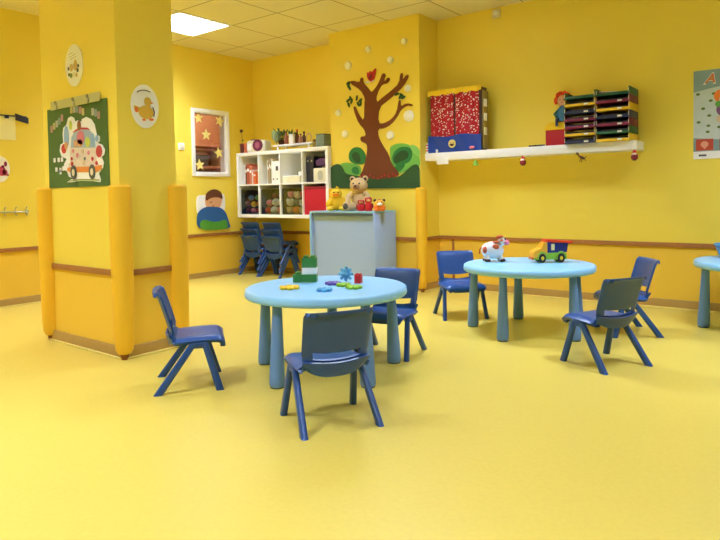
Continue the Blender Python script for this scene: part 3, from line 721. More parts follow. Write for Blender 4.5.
o = thing('glass_bowl', 'pale green glass bowl on a foot at the left end of the tray', 'bowl', ont(276.5)); o.scale = (1.2, 1.2, 1.35)
B().lathe([(0, 0), (.03, 0), (.006, .012), (.006, .03), (.035, .05), (.048, .085), (.046, .12), (.043, .12), (.044, .085), (.032, .055), (0, .035)], seg=28).obj('bowl', mat('green_glass', (190, 214, 170), .1, trans=.6), o)
B().tube([(.047*math.cos(a), .047*math.sin(a), .12) for a in lin(0, 2*PI, 24)], .003, 6).obj('rim', mat('green_glass_rim', (150, 180, 130), .2), o)
o = thing('leafy_plant', 'green leafy plant in a dark pot behind the glass bowl', 'plant', ont(281.5, .045)); o.scale = (1.2, 1.2, 1.35)
B().cyl((0, 0, 0), .025, .05, r2=.034, seg=20).obj('pot', BROWN, o)
lf = B()
for k in range(26):
    a = random.uniform(0, 2*PI); e = random.uniform(.2, 1.2); L_ = random.uniform(.06, .12)
    M = TR(0, 0, .05) @ RM(0, 0, a) @ RM(0, -e, 0)
    lf.tube([(0, 0, 0), (L_*.8, 0, 0)], .0015, 5, M); lf.ball((L_*.9, 0, 0), (.024, .012, .003), M, seg=10, rings=6)
lf.obj('foliage', mat('plant_green', (66, 104, 56), .6, .3, 40), o)
for k, (px, h, c, lab) in enumerate([(286.3, .12, (150, 84, 64), 'slim reddish brown bottle left of the white pot'), (297.2, .135, (120, 60, 50), 'dark red brown bottle right of the white pot'), (300.6, .085, (176, 124, 100), 'short tan bottle on the tray'), (304, .11, (96, 70, 56), 'dark slim bottle furthest right on the tray')]):
    o = thing('small_bottle', lab, 'bottle', ont(px, (-.03, .02, -.04, .03)[k]), 0, 'bottles on the tray'); o.scale = (1.1, 1.1, 1.25)
    B().lathe([(0, 0), (.019, 0), (.021, .004), (.021, h*.55), (.009, h*.75), (.009, h*.88), (0, h*.88)], seg=22).obj('bottle_body', mat('bottle_%d' % k, c, .4), o)
    B().cyl((0, 0, h*.88), .011, h*.12, seg=16).obj('cap', ORG if k == 1 else BROWN, o)
o = thing('white_pot', 'white cylindrical pot with a small dark plant on the tray', 'pot', ont(292, -.04)); o.scale = (1.2, 1.2, 1.35)
B().lathe([(0, 0), (.026, 0), (.030, .085), (.026, .085), (.024, .07), (0, .07)], seg=28).obj('pot', WHITE, o)
lf = B()
for k in range(16):
    a = random.uniform(0, 2*PI); M = TR(0, 0, .07) @ RM(0, 0, a) @ RM(0, -random.uniform(.3, 1.1), 0)
    lf.tube([(0, 0, 0), (.035, 0, 0)], .0015, 5, M); lf.ball((.042, 0, 0), (.016, .008, .003), M, seg=8, rings=6)
lf.obj('foliage', LEAF, o)
o = thing('ring_ornament', 'pale round ring ornament on a stand near the tray right end', 'ornament', ont(308.8, -.03)); o.scale = (1.2, 1.2, 1.35)
B().cyl((0, 0, 0), .02, .008, seg=20).obj('stand', FUR, o); B().tube([(.03*math.cos(a), 0, .042+.034*math.sin(a)) for a in lin(0, 2*PI, 26)], .005, 8).obj('ring', FUR, o)
o = thing('patterned_basket', 'grey green patterned box at the right end of the bookcase top', 'basket', onb(323.8, QY0+.12))
pb = mat('basket_pattern', (128, 142, 122), .8, .6, 60)
B().box((0, 0, .066), (.115, .12, .132), .004).obj('basket_body', pb, o); B().box((0, 0, .135), (.12, .125, .012), .003).obj('rim', mat('basket_rim', (90, 104, 92), .8), o)
o = thing('glass_jar', 'small amber jar between tray and patterned box', 'jar', onb(315.3, QY0+.10))
B().cyl((0, 0, 0), .03, .075, seg=24, bev=.006).obj('jar_body', mat('amber_jar', (206, 176, 96), .2, trans=.4), o); B().cyl((0, 0, .075), .024, .014, seg=24).obj('lid', BROWN, o)

# ---------------------------------------------------------------- long wall shelf and what stands on it
SX0, SX1, SY, SZ1, SZT = -3.114, -1.235, 4.996, 1.311, .072
t = thing('wall_shelf', 'long white wall shelf right of the tree pillar', 'shelf', (SX0, SY, SZ1-SZT))
B().box(((SX1-SX0)/2, (BY-SY)/2-.001, SZT/2), (SX1-SX0, BY-SY-.002, SZT), .003).obj('shelf_board', WHITE, t)
B().box(((SX1-SX0)/2, (BY-SY)-.012, SZT+.001), (SX1-SX0-.02, .01, .003)).obj('back_strip', CREAM, t)
def ons(px, y, py=150): return Vector((at('y', y, px, py).x, y, SZ1))
# curtained play theatre
yF = 5.03
xa = at('y', yF, 429, 120).x; xb = at('y', yF, 482, 120).x
zt = at('y', yF, 455, 89).z
t = thing('curtained_box', 'play theatre box with red dotted curtains, yellow valance and blue base', 'puppet theatre', ((xa+xb)/2, yF, SZ1))
TW, TH = xb-xa, zt-SZ1
dots = mat('dotted_red_cloth', (178, 24, 40), .85)
def dot_nodes(m):
    nt = m.node_tree; L = nt.links; b = nt.nodes['Principled BSDF']
    tc = nt.nodes.new('ShaderNodeTexCoord'); v = nt.nodes.new('ShaderNodeTexVoronoi'); v.inputs['Scale'].default_value = 54
    mp = nt.nodes.new('ShaderNodeMapping'); mp.inputs['Scale'].default_value = (1, 0.001, 1); L.new(tc.outputs['Object'], mp.inputs[0]); L.new(mp.outputs[0], v.inputs['Vector'])
    c = nt.nodes.new('ShaderNodeMath'); c.operation = 'LESS_THAN'; c.inputs[1].default_value = .34; L.new(v.outputs['Distance'], c.inputs[0])
    v.inputs['Randomness'].default_value = .8
    mx = nt.nodes.new('ShaderNodeMix'); mx.data_type = 'RGBA'; mx.inputs['B'].default_value = srgb((240, 226, 214))
    L.new(b.inputs['Base Color'].links[0].from_socket, mx.inputs['A']); L.new(c.outputs[0], mx.inputs['Factor']); L.new(mx.outputs['Result'], b.inputs['Base Color'])
dot_nodes(dots)
B().box((0, .065, TH/2), (TW-.02, .11, TH-.01), .004).obj('box_body', mat('theatre_dark', (92, 70, 60), .8), t)
for s_ in (-1, 1):
    B().sheet(lambda u, v: Vector((s_*TW*.235+u*TW*.222, -.004+.007*math.sin(u*11+s_), TH*.25+v*TH*.70)), lin(-1, 1, 30), lin(0, 1, 8), .004).obj('curtain', dots, t)
B().sheet(lambda u, v: Vector((u*TW/2, -.014+.004*math.sin(u*20), TH*(.93+.08*v)-(.006*math.sin(u*17)*(1-v)))), lin(-1, 1, 40), lin(0, 1, 6), .004).obj('valance', YEL, t)
SAT = mat('blue_satin', (24, 66, 160), .3, .2, 12, bump=.6, bscale=10)
bs = B().sheet(lambda u, v: Vector((u*TW/2, -.016+.006*math.sin(u*9+v*3), TH*(.0+.265*v)+(.008*math.sin(u*5)*v))), lin(-1, 1, 30), lin(0, 1, 8), .005).obj('satin_base', SAT, t)
fc = B().cyl((0, 0, 0), .038, .008, TR(-.015, -.024, TH*.13) @ RM(PI/2), 28, bev=.002).obj('face_badge', mat('badge_cream', (226, 206, 120), .6), t)
B().prism([(.022*math.cos(a), .022*math.sin(a)) for a in lin(PI, 2*PI, 14)], 0, .003, TR(-.015, -.032, TH*.13) @ RM(PI/2)).obj('mouth', BROWN, fc)
for s_ in (-1, 1): B().ball((-.015+s_*.012, -.033, TH*.13+.012), .004, seg=8, rings=6).obj('eye', BLACK, fc)
sr = B().box((TW/2+.004, .06, TH*.48), (.012, .10, TH*.9), .002).obj('side_pocket', mat('olive_mesh', (150, 130, 60), .7), t)
for z in (.3, .52, .74): B().box((TW/2+.012, .045, TH*z), (.006, .06, TH*.12), .003).obj('pocket_card', PAPER if z > .5 else CREAM, sr)
B().ball((TW*.34, -.026, .03), (.028, .014, .014)).obj('bow', PINK, t)
# little things on the shelf
o = thing('striped_jar', 'narrow white jar with red stripes left of the curtained box', 'jar', ons(427.8, 5.03))
B().cyl((0, 0, 0), .017, .095, seg=20, bev=.003).obj('jar_body', PAPER, o)
for z in (.02, .045, .07): B().cyl((0, 0, z), .0178, .012, seg=20).obj('stripe', RED, o)
o = thing('white_cup', 'small white cup before the curtained box, above the blank label', 'cup', ons(436.8, 5.008))
B().lathe([(0, 0), (.012, 0), (.014, .03), (.0125, .03), (.011, .005), (0, .005)], seg=24, M=Matrix.Diagonal((.7, .7, 1.1, 1))).obj('cup_body', WHITE, o); B().tube([(.0095, 0, .026), (.014, 0, .02), (.009, 0, .010)], .0015, 6).obj('cup_handle', WHITE, o)
p = at('y', SY-.003, 442.5, 158.5)
tag(B().box((0, 0, 0), (.128, .003, .098), .001).obj('paper_label', PAPER), 'blank white paper label hanging from the shelf front, left end', 'label', None, (p.x, SY-.003, p.z-.004))
o = thing('toy_chain', 'dark segmented toy chain lying on the shelf beside the red box', 'toy', ons(537, 5.06))
for k in range(6): B().box((-.06+k*.024, 0, .0085), (.02, .03, .017), .005).obj('chain_link', GREYD if k % 2 else BLACK, o)
# red box with doll
yB = 5.162
xa, xb = at('y', yB, 545.5, 135).x, at('y', yB, 569, 135).x
t = thing('doll_box', 'red box with a yellow cloth cover at the left of the letter trays', 'box', ((xa+xb)/2, yB, SZ1))
bw = xb-xa
B().box((0, .038, .08), (bw, .076, .16), .004).obj('box_body', mat('box_red', (186, 18, 38), .6), t)
B().lathe([(bw*.74, .142), (bw*.70, .17), (bw*.5, .205), (0, .212)], (0, 0, 0), 4, M=TR(0, .038, 0) @ Matrix.Diagonal((1, .48, 1, 1)) @ RM(0, 0, PI/4)).obj('cloth_cover', mat('cloth_yellow', (248, 208, 24), .8), t)
d_ = thing('rag_doll', 'small doll with orange red hair and blue top sitting on the red box', 'doll', (at('y', yB+.04, 562.5, 110).x, yB+.036, SZ1+.213), .2); d_.scale = (1.2, .95, 1.36)
B().lathe([(0, 0), (.05, 0), (.045, .03), (.028, .08), (.014, .095), (0, .1)], seg=24).obj('dress', mat('doll_blue', (70, 130, 176), .8), d_)
for s_ in (-1, 1):
    B().tube([(s_*.02, 0, .075), (s_*.05, -.02, .045), (s_*.035, -.045, .025)], [.010, .010, .008], 10).obj('arm', mat('doll_sleeve', (60, 110, 90), .8), d_)
    B().tube([(s_*.02, -.03, .012), (s_*.03, -.06, .006), (s_*.03, -.07, -.03)], .010, 10).obj('leg', NAVY, d_)
h_ = B().ball((0, 0, .128), (.034, .032, .036)).obj('head', SKIN, d_)
hb_ = B()
for k in range(30):
    a = random.uniform(-.4, PI+.4); e = random.uniform(.1, 1.4)
    hb_.ball((.040*math.cos(a)*math.cos(e)*1.1, .012+.036*math.sin(a)*math.cos(e), .142+.034*math.sin(e)), .015, seg=8, rings=6)
hb_.ball((-.042, 0, .13), (.016, .014, .024), seg=10, rings=8).ball((.042, 0, .13), (.016, .014, .024), seg=10, rings=8)
hb_.obj('hair', mat('hair_orange', (226, 74, 30), .9), h_)
for s_ in (-1, 1): B().ball((s_*.012, -.030, .132), .004, seg=8, rings=6).obj('eye', BLACK, h_)
B().box((0, -.032, .116), (.012, .004, .003)).obj('mouth', RED, h_)
# letter trays
yL = 4.955
def trays(px0, px1, cols, side, depth):
    xa, xb = at('y', yL, px0, 120).x, at('y', yL, px1, 120).x; w_ = xb-xa-.006; ph = .0592
    names = {id(PGREEN): 'green', id(PYEL): 'yellow', id(NAVY): 'navy', id(MAROON): 'maroon'}
    for k, m in enumerate(cols):
        lv = ['bottom', 'second from the bottom', 'third from the bottom', 'fourth from the bottom', 'third from the top', 'second from the top', 'topmost'][k]
        t = thing('letter_tray', '%s plastic letter tray, %s of the %s stack' % (names[id(m)], lv, side), 'letter tray', ((xa+xb)/2, yL, SZ1+.0005+k*ph), 0, 'letter trays on the wall shelf')
        b = B(); b.box((0, depth/2, .002), (w_, depth, .004))
        for s_ in (-1, 1):
            b.box((s_*(w_/2-.002), depth/2, ph*.48), (.004, depth, ph*.94), .001)
        b.box((0, depth-.002, ph*.45), (w_-.008, .004, ph*.86)); b.box((0, .003, .011), (w_-.008, .004, .018), .001)
        b.obj('tray_body', m, t)
        if k != len(cols)-1: B().box((w_*.22, -.001, .012), (.034, .003, .014), .0005).obj('label_card', PAPER, t)
        if k != len(cols)-1: B().box((0, depth/2+.01, .020), (w_*.94, depth*.86, .030)).obj('dark_filler', mat('tray_interior_dark', (44, 40, 52), .8, .3), t)  # dark filler block, darkens the tray interior by its colour
        for s_ in (-1, 1): B().box((s_*(w_/2-.003), -.001, ph*.45), (.004, .003, ph*.5)).obj('edge_clip', CREAM, t)
    return (xa+xb)/2, w_, SZ1+len(cols)*ph
trays(564, 595, [NAVY, PYEL, MAROON, MAROON, NAVY, PYEL, PGREEN], 'left', .20)
xc, w_, ztop = trays(595.5, 629.5, [PYEL, PGREEN, MAROON, NAVY, PYEL, MAROON, PGREEN], 'right', .27)
o = thing('red_folder', 'red folder lying slanted on the right letter tray stack', 'folder', (xc-.01, yL+.13, ztop-.055), rot=(0, .10, 0))
B().box((0, 0, .014), (w_-.035, .2, .014), .002).obj('folder_cover', DRED, o); B().box((0, 0, .024), (w_-.045, .19, .004)).obj('paper_sheet', PAPER, o)
# ornaments hung from the shelf edge
def orn_base(px, py, lab, nm):
    p = at('y', SY-.012, px, py); return thing(nm, lab, 'ornament', (p.x, SY-.012, SZ1-SZT), 0, 'ornaments hanging from the shelf')
o = orn_base(475.5, 158, 'green bell shaped ornament hanging from the shelf', 'bell_ornament')
B().lathe([(0, -.064), (.030, -.064), (.027, -.055), (.010, -.02), (.004, -.008), (0, -.006)], seg=20).obj('bell', mat('bell_green', (130, 190, 50), .5), o)
B().tube([(0, 0, .0), (0, 0, -.01)], .0025, 6).obj('loop', YEL, o); B().ball((0, 0, -.066), .007, seg=10, rings=8).obj('clapper', YEL, o)
for px, lab in ((523, 'small santa ornament hanging mid shelf, right of the green bell'), (634.5, 'small santa ornament hanging at the right end of the shelf')):
    o = orn_base(px, 158, lab, 'santa_ornament')
    B().lathe([(0, -.078), (.022, -.076), (.026, -.055), (.018, -.036), (0, -.034)], seg=20).obj('coat', DRED, o)
    h_ = B().ball((0, -.002, -.032), (.018, .016, .016)).obj('head', SKIN, o)
    B().ball((0, -.010, -.038), (.016, .010, .012)).obj('beard', PAPER, h_); B().lathe([(0, -.024), (.019, -.024), (.012, -.010), (0, .0)], seg=18).obj('hat', RED, h_)
    B().ball((0, -.002, -.080), (.016, .012, .006)).obj('boots', BLACK, o)
    if px > 600: B().box((0, .006, .030), (.026, .004, .052)).obj('hanging_tape', PAPER, o)
o = orn_base(582, 158, 'brown reindeer ornament hanging beneath the letter trays', 'reindeer_ornament')
B().ball((0, 0, -.042), (.026, .008, .011), rot=RM(0, .5)).obj('body', BROWN, o)
B().tube([(-.02, 0, -.035), (-.034, 0, -.012)], .006, 8).ball((-.037, 0, -.010), (.012, .008, .008)).obj('head', BROWN, o)
for a, b in (((-.012, -.048), (-.018, -.075)), ((.0, -.050), (-.004, -.080)), ((.018, -.052), (.030, -.068)), ((.02, -.045), (.036, -.036))): B().tube([(a[0], 0, a[1]), (b[0], 0, b[1])], .003, 6).obj('leg', BROWN, o)
B().tube([(-.035, 0, -.004), (-.045, 0, .004)], .002, 6).tube([(-.034, 0, -.004), (-.028, 0, .002)], .002, 6).obj('antlers', BROWN, o)

# ---------------------------------------------------------------- pillar mural
def mpt(x, y):                                 # traced on the pillar face
    q = at('y', PY, 325+x/4.15, 60+y/4.15); return (q.x-PX0, q.z-1.0)
def soften(pts, n=2):
    for _ in range(n):
        o = []
        for a, b in zip(pts, pts[1:]+pts[:1]):
            o += [(.75*a[0]+.25*b[0], .75*a[1]+.25*b[1]), (.25*a[0]+.75*b[0], .25*a[1]+.75*b[1])]
        pts = o
    return pts
def poly(pts, n=2): return [mpt(*p) for p in soften(pts, n)]
t = thing('tree_mural', 'brown cutout tree with green bushes on the yellow pillar', 'wall decoration', (PX0, PY, 1.0), rot=ROT_BACK)
tp = [(142, 487), (160, 455), (174, 400), (178, 356), (168, 344), (150, 338), (148, 318), (172, 316), (166, 290), (142, 264), (126, 225), (118, 195), (128, 192), (140, 224), (164, 258), (165, 180), (168, 160), (150, 125), (104, 97), (112, 84), (146, 94), (148, 76), (159, 72), (160, 96), (186, 124), (194, 136), (216, 110), (229, 84), (240, 54), (254, 60), (245, 85), (252, 87), (262, 72), (272, 78), (262, 97), (238, 101), (223, 126), (212, 158), (218, 176), (235, 160), (276, 128), (309, 98), (314, 54), (325, 56), (323, 84), (340, 60), (351, 66), (326, 110), (290, 145), (260, 170), (226, 196), (220, 262), (246, 264), (280, 244), (300, 214), (307, 166), (315, 166), (315, 194), (340, 179), (366, 184), (362, 193), (342, 189), (316, 206), (301, 236), (275, 268), (246, 284), (220, 286), (223, 320), (241, 355), (265, 392), (276, 430), (312, 470), (296, 487), (220, 500)]
B().prism(poly(tp, 1), .0005, .008).obj('trunk', TRUNK, t)
def bush(pts, m, a, b): B().prism(poly(pts), a, b).obj('bush', m, t)
bush([(268, 372), (275, 355), (310, 344), (350, 350), (384, 378), (395, 408), (395, 445), (370, 440), (330, 466), (300, 476), (276, 432)], PLGRN, .0005, .003)
bush([(58, 432), (90, 424), (120, 430), (152, 440), (150, 482), (100, 480), (70, 470)], PLGRN, .0005, .003)
bush([(98, 400), (105, 375), (125, 360), (150, 364), (166, 385), (172, 402), (165, 434), (130, 434), (104, 422)], MGRN, .0005, .0045)
bush([(108, 395), (128, 378), (146, 392), (150, 425), (128, 428)], LEAF, .0045, .006)
bush([(276, 412), (290, 375), (320, 358), (355, 362), (366, 390), (352, 426), (322, 432), (298, 442)], MGRN, .003, .0045)
bush([(284, 414), (298, 388), (326, 372), (350, 384), (344, 410), (312, 422), (296, 432)], LEAF, .0045, .006)
bush([(352, 352), (372, 352), (392, 368), (396, 395), (384, 402), (362, 380)], mat('mural_pale_green', (134, 200, 96), .8), .003, .004)
bush([(288, 452), (300, 430), (325, 424), (336, 436), (320, 456), (300, 468)], MGRN, .003, .0055)
bush([(112, 468), (112, 448), (132, 440), (144, 458), (140, 478)], MGRN, .003, .0055)
bush([(20, 530), (22, 450), (40, 435), (60, 430), (76, 446), (86, 472), (112, 477), (145, 482), (180, 490), (220, 496), (300, 487), (322, 476), (342, 456), (375, 430), (394, 440), (395, 480), (396, 530), (396, 532), (300, 533), (120, 533), (20, 532)], LEAF, .008, .011)
fl = B()
for x, y in [(150, 486), (163, 480), (176, 488), (190, 478), (205, 488), (222, 492), (236, 484), (250, 478), (268, 482), (284, 474), (296, 480)]: fl.prism([tuple(map(sum, zip(mpt(x, y), q))) for q in star(0, 0, .014)], .011, .013)
fl.obj('red_flowers', RED, t)
lv = B()
for x, y, a in [(100, 104, 1), (104, 116, 2), (98, 96, .4), (98, 168, .5), (112, 172, 1.2), (100, 186, 2), (134, 158, 1.4), (148, 168, .6), (140, 184, 2.2), (150, 180, 1.5), (300, 142, .2), (314, 152, 1), (326, 156, .3), (320, 146, 2.5), (108, 160, 2)]:
    cx, cy = mpt(x, y); lv.prism([(cx+.030*math.cos(q)*math.cos(a)-.013*math.sin(q)*math.sin(a), cy+.030*math.cos(q)*math.sin(a)+.013*math.sin(q)*math.cos(a)) for q in lin(0, 2*PI, 12)[:-1]], .006, .009)
lv.obj('leaves', LEAF, t)
def pm(pxx, pyy): q = at('y', PY, pxx, pyy); return q
p = pm(372, 76)
o = thing('red_bird', 'red tulip shaped bird cutout perched in the tree mural', 'wall decoration', (p.x, PY-.008, p.z), rot=ROT_BACK)
s_ = .0118
B().prism([(x*s_, y*s_) for x, y in [(-4.6, 3.5), (-3, 2.8), (-1.2, 4.2), (1.2, 3.2), (3, 5), (5, 5.6), (4.6, 1.5), (3.2, -2.5), (0, -5), (-3, -3), (-4.5, -.4)]], 0, .006).obj('body', RED, o)
B().prism([(x*s_, y*s_) for x, y in [(-3, -1), (-.5, -3.5), (1.5, -1), (1, 2), (-1, .6)]], .006, .009).obj('wing', DRED, o)
B().prism(circ(-.05, -.055, .03, .008), 0, .005).prism(circ(.01, -.052, .03, .008), 0, .005).obj('feet', PAPER, o)
DISCM = mat('disc_cream', (255, 255, 240), .5)  # plain near-white colour, no emission
for k, (px, py, r, lab) in enumerate([(348.5, 65.6, 3.6, 'upper left of the red bird'), (368.3, 49.4, 2.6, 'highest left'), (404.3, 41.4, 2.6, 'highest right near the ceiling'), (390.6, 59.8, 2.8, 'between the top branches'), (407.8, 88.3, 2.8, 'right of the topmost right branch'),
    (409, 116.2, 4.6, 'largest, at the right edge of the pillar'), (338.4, 113, 2.8, 'left edge beside the left branch'), (345.3, 134, 3.2, 'above the left bushes'), (390.5, 135.4, 3.6, 'above the right bushes')]):
    p = pm(px, py); rr = r*.0122
    o = B().lathe([(0, 0), (rr, 0), (rr, .008), (rr*.8, .02), (0, .026)], seg=28).obj('round_disc', DISCM)
    tag(o, 'round cream disc on the tree pillar, %s' % lab, 'disc', 'cream discs on the tree pillar', (p.x, PY, p.z), ROT_BACK)

# ---------------------------------------------------------------- things on the left wall
p = at('x', LX, 213, 212)
t = thing('sleeping_child_cutout', 'painted cutout of a child asleep under blue and green blankets, below the window', 'wall decoration', (LX, p.y, p.z), rot=ROT_LEFT)
def lpt(x, y):
    q = at('x', LX, 170+x/3.6, 90+y/3.6); return (q.y-p.y, q.z-p.z)
def lp(name, pts, m, a, b, par=t): return B().prism([lpt(*q) for q in soften(pts, 2)], a, b).obj(name, m, par)
lp('pillow', [(94, 384), (110, 378), (128, 380), (186, 372), (196, 378), (198, 428), (190, 436), (180, 450), (100, 450), (94, 430)], PAPER, .001, .008)
h_ = lp('head', [(124, 388), (132, 372), (156, 366), (176, 376), (184, 392), (182, 410), (176, 424), (150, 432), (130, 424), (124, 408)], SKIN, .008, .014)
lp('hair', [(124, 392), (126, 374), (138, 362), (158, 356), (178, 364), (187, 382), (184, 396), (176, 386), (160, 384), (140, 388), (130, 400)], HAIR, .014, .018, h_)
lp('blanket', [(96, 500), (94, 452), (104, 434), (126, 420), (150, 420), (178, 422), (198, 438), (206, 462), (212, 482), (216, 492), (206, 498), (200, 500), (150, 503)], mat('cutout_blue', (36, 92, 160), .7), .009, .015)
lp('blanket_fold', [(104, 503), (106, 470), (124, 466), (146, 474), (170, 474), (200, 464), (204, 484), (204, 500), (150, 505)], mat('cutout_green', (84, 160, 50), .7), .015, .019)
lp('eyelids', [(140, 404), (150, 401), (150, 404), (140, 407)], BROWN, .014, .015, h_); lp('mouth', [(148, 417), (158, 415), (158, 418), (149, 420)], RED, .014, .015, h_)
p2 = at('x', LX, 181, 146.5)
t = thing('light_switch', 'white light switch left of the starred window', 'switch', (LX, p2.y, p2.z), rot=ROT_LEFT)
B().box((0, 0, .005), (.078, .078, .010), .003).obj('plate', WHITE, t); B().box((0, 0, .013), (.04, .05, .008), .002).obj('rocker', CREAM, t)
pa = at('x', LX, 14, 212)
t = thing('coat_hook_rail', 'metal wire coat hook rail low on the left wall', 'coat rack', (LX, pa.y, pa.z), rot=ROT_LEFT)
B().tube([(-.40, 0, .012), (.11, 0, .012)], .007, 10).obj('rail', STEEL, t)
B().cyl((.105, 0, 0), .018, .014, seg=20, bev=.003).obj('wall_disc', STEEL, t)
for x in (-.38, -.28, -.18, -.085, 0.005, .095):
    B().tube([(x, .04, .036), (x, .025, .014), (x, 0, .012), (x, -.022, .016), (x, -.034, .034), (x, -.022, .044)], .0035, 8).ball((x, .042, .037), .006, seg=10, rings=8).obj('hook', STEEL, t)
pa = at('x', LX, 7.5, 128)
t = thing('sheet_holder', 'dark rail holding a cream paper sheet at the left photo edge', 'notice holder', (LX, pa.y, pa.z), rot=ROT_LEFT)
zt_ = at('x', LX, 10, 116.5).z-pa.z; zb_ = at('x', LX, 10, 140).z-pa.z; xr = at('x', LX, 15.2, 128).y-pa.y
B().prism([(-.36, zb_), (xr, zb_), (xr, zt_), (-.36, zt_)], .004, .006).obj('paper_sheet', mat('cream_sheet', (252, 246, 196), .8), t)
xs, xe = xr+.0, at('x', LX, 27.5, 120).y-pa.y
B().box((-.1, zt_+.005, .008), (.52, .012, .012), .002).obj('rail', GREYD, t)
B().prism([(xs, zt_-.028), (xs, zt_+.028), (xe, zt_-.002), (xe, zt_-.052)], .001, .020).obj('rail_end', mat('navy_plastic', (38, 40, 66), .5), t)
B().box((at('x', LX, 6, 117).y-pa.y, zt_-.004, .014), (.035, .03, .012), .003).obj('clip', NAVY, t)
pa = at('x', LX, -1, 169)
t = thing('round_sticker', 'round white sticker with a pink figure at the left photo edge', 'sticker', (LX, pa.y, pa.z), rot=ROT_LEFT)
B().prism(circ(0, 0, .088, .115, 36), .0005, .004).obj('backing', PAPER, t)
B().prism(circ(.02, -.02, .034, .040), .004, .006).prism(circ(.045, -.03, .022, .028), .004, .006).obj('pink_figure', mat('sticker_pink', (200, 70, 110), .7), t)
for q_ in ((.052, .045, .013, .022), (.030, .022, .012, .012), (.068, -.052, .010, .008)): B().prism(circ(*q_), .006, .0075).obj('dark_mark', MAROON, t)

# ---------------------------------------------------------------- column decorations
xl, xr = -4.09, -3.361; zb, ztp = 1.010, 1.519
t = thing('bus_poster', 'green felt poster with a white and red bus full of animals on the column', 'poster', ((xl+xr)/2, CY0, (zb+ztp)/2), rot=ROT_BACK)
w2, h2 = (xr-xl)/2, (ztp-zb)/2
def cpt(x, y):
    q = at('y', CY0, 45+x/5.4, 90+y/5.4); return (q.x-(xl+xr)/2, q.z-(zb+ztp)/2)
def cp(name, pts, m, a, b, par=None): return B().prism([cpt(*q) for q in pts], a, b).obj(name, m, par or t)
fe = mat('felt_green', (86, 114, 52), .95, .1, 40)
B().sheet(lambda u, v: Vector((u*w2, v*h2, .006+.004*math.sin(u*4)*max(0, -v))), lin(-1, 1, 12), lin(-1, 1, 8), .003).obj('felt_sheet', fe, t)
cp('white_outline', [(128, 498), (150, 484), (160, 476), (138, 468), (128, 440), (110, 430), (112, 400), (126, 372), (98, 360), (88, 330), (92, 296), (108, 286), (104, 240), (108, 205), (124, 190), (134, 152), (150, 143), (166, 152), (172, 172), (186, 164), (206, 172), (208, 158), (232, 146), (258, 158), (276, 186), (282, 216), (288, 244), (304, 250), (304, 276), (292, 286), (318, 296), (332, 322), (328, 348), (314, 362), (326, 390), (322, 420), (300, 450), (310, 482), (308, 498), (270, 492), (200, 490), (150, 498)], PAPER, .008, .011)
bus = cp('bus_body', [(138, 446), (136, 400), (146, 392), (146, 318), (154, 306), (284, 306), (288, 390), (300, 400), (300, 438), (286, 446)], mat('bus_white', (240, 214, 200), .7, .3, 60), .011, .013)
cp('windscreen', [(150, 312), (154, 256), (172, 224), (200, 210), (240, 210), (262, 230), (280, 262), (284, 312)], mat('glass_print', (168, 190, 210), .7), .011, .0135, bus)
cp('roof_band', [(160, 232), (178, 214), (204, 204), (240, 204), (258, 216), (240, 214), (204, 214)], RED, .0135, .015, bus)
cp('bumper', [(132, 438), (134, 420), (160, 416), (290, 412), (318, 404), (316, 428), (290, 442), (160, 444)], mat('bumper_orange', (230, 140, 60), .7), .013, .015, bus)
B_ = [(168, 446), (268, 442)]
for x, y in B_:
    cx, cy = cpt(x, y); wq = B().prism(circ(cx, cy, .036, .044), .015, .018).obj('wheel', GREYD, bus); B().prism(circ(cx, cy, .017, .022), .018, .019).obj('hub', CREAM, wq)
def blob(nm, x, y, rx, ry, m, z=.0135): cx, cy = cpt(x, y); return B().prism(circ(cx, cy, rx, ry), z, z+.002).obj(nm, m, t)
blob('animal_face', 204, 258, .045, .042, mat('print_pink', (226, 130, 150), .7)); blob('animal_body', 200, 288, .036, .024, mat('print_tan', (216, 160, 110), .7))
blob('animal_face', 242, 282, .028, .030, mat('print_lime', (206, 216, 90), .7)); blob('animal_face', 176, 290, .018, .024, mat('print_tan', (216, 160, 110), .7))
blob('driver_hat', 196, 192, .022, .030, mat('print_brown', (150, 90, 50), .7)); blob('animal_face', 150, 192, .018, .030, mat('print_lime', (206, 216, 90), .7))
blob('balloon', 126, 252, .032, .066, mat('print_blue', (150, 184, 220), .7), .011); blob('balloon', 270, 270, .022, .040, mat('print_blue', (150, 184, 220), .7))
blob('animal_body', 112, 318, .030, .030, RED, .011); blob('animal_body', 126, 300, .020, .024, mat('print_tan', (216, 160, 110), .7), .0135); blob('animal_body', 302, 332, .034, .036, mat('print_red', (190, 60, 60), .7), .011)
blob('flag', 292, 262, .016, .020, mat('print_blue', (150, 184, 220), .7), .0135)
for x, y, r, c in [(164, 330, .016, 'pink'), (186, 352, .02, 'pink'), (214, 332, .02, 'beige'), (246, 340, .018, 'pink'), (268, 372, .018, 'red'), (226, 372, .016, 'grey'), (156, 372, .016, 'red'), (158, 400, .022, 'red'), (290, 395, .018, 'red'), (220, 394, .02, 'beige')]:
    blob('printed_spot', x, y, r*.7, r*.7, mat('toy_ball_'+c, TOYC[c], .6), .013)
cp('road_strip', [(134, 496), (150, 488), (200, 480), (300, 482), (306, 490), (200, 488), (150, 494)], mat('print_road', (150, 160, 80), .7), .011, .012)
tc_ = ['pink', 'yellow', 'beige', 'blue']
for k, (x, y) in enumerate([(44, 212), (58, 196), (72, 184), (86, 170), (100, 152), (150, 108), (166, 104), (182, 104), (198, 110), (214, 118), (266, 118), (282, 124), (298, 136)]):
    cx, cy = cpt(x, y); B().prism(rrect(cx-.015, cy-.022, cx+.015, cy+.022, .006), .009, .0105).obj('letter_patch', mat('patch_'+tc_[k % 4], {'pink': (190, 150, 130), 'yellow': (200, 190, 120), 'beige': (190, 190, 160), 'blue': (150, 165, 150)}[tc_[k % 4]], .9), t)
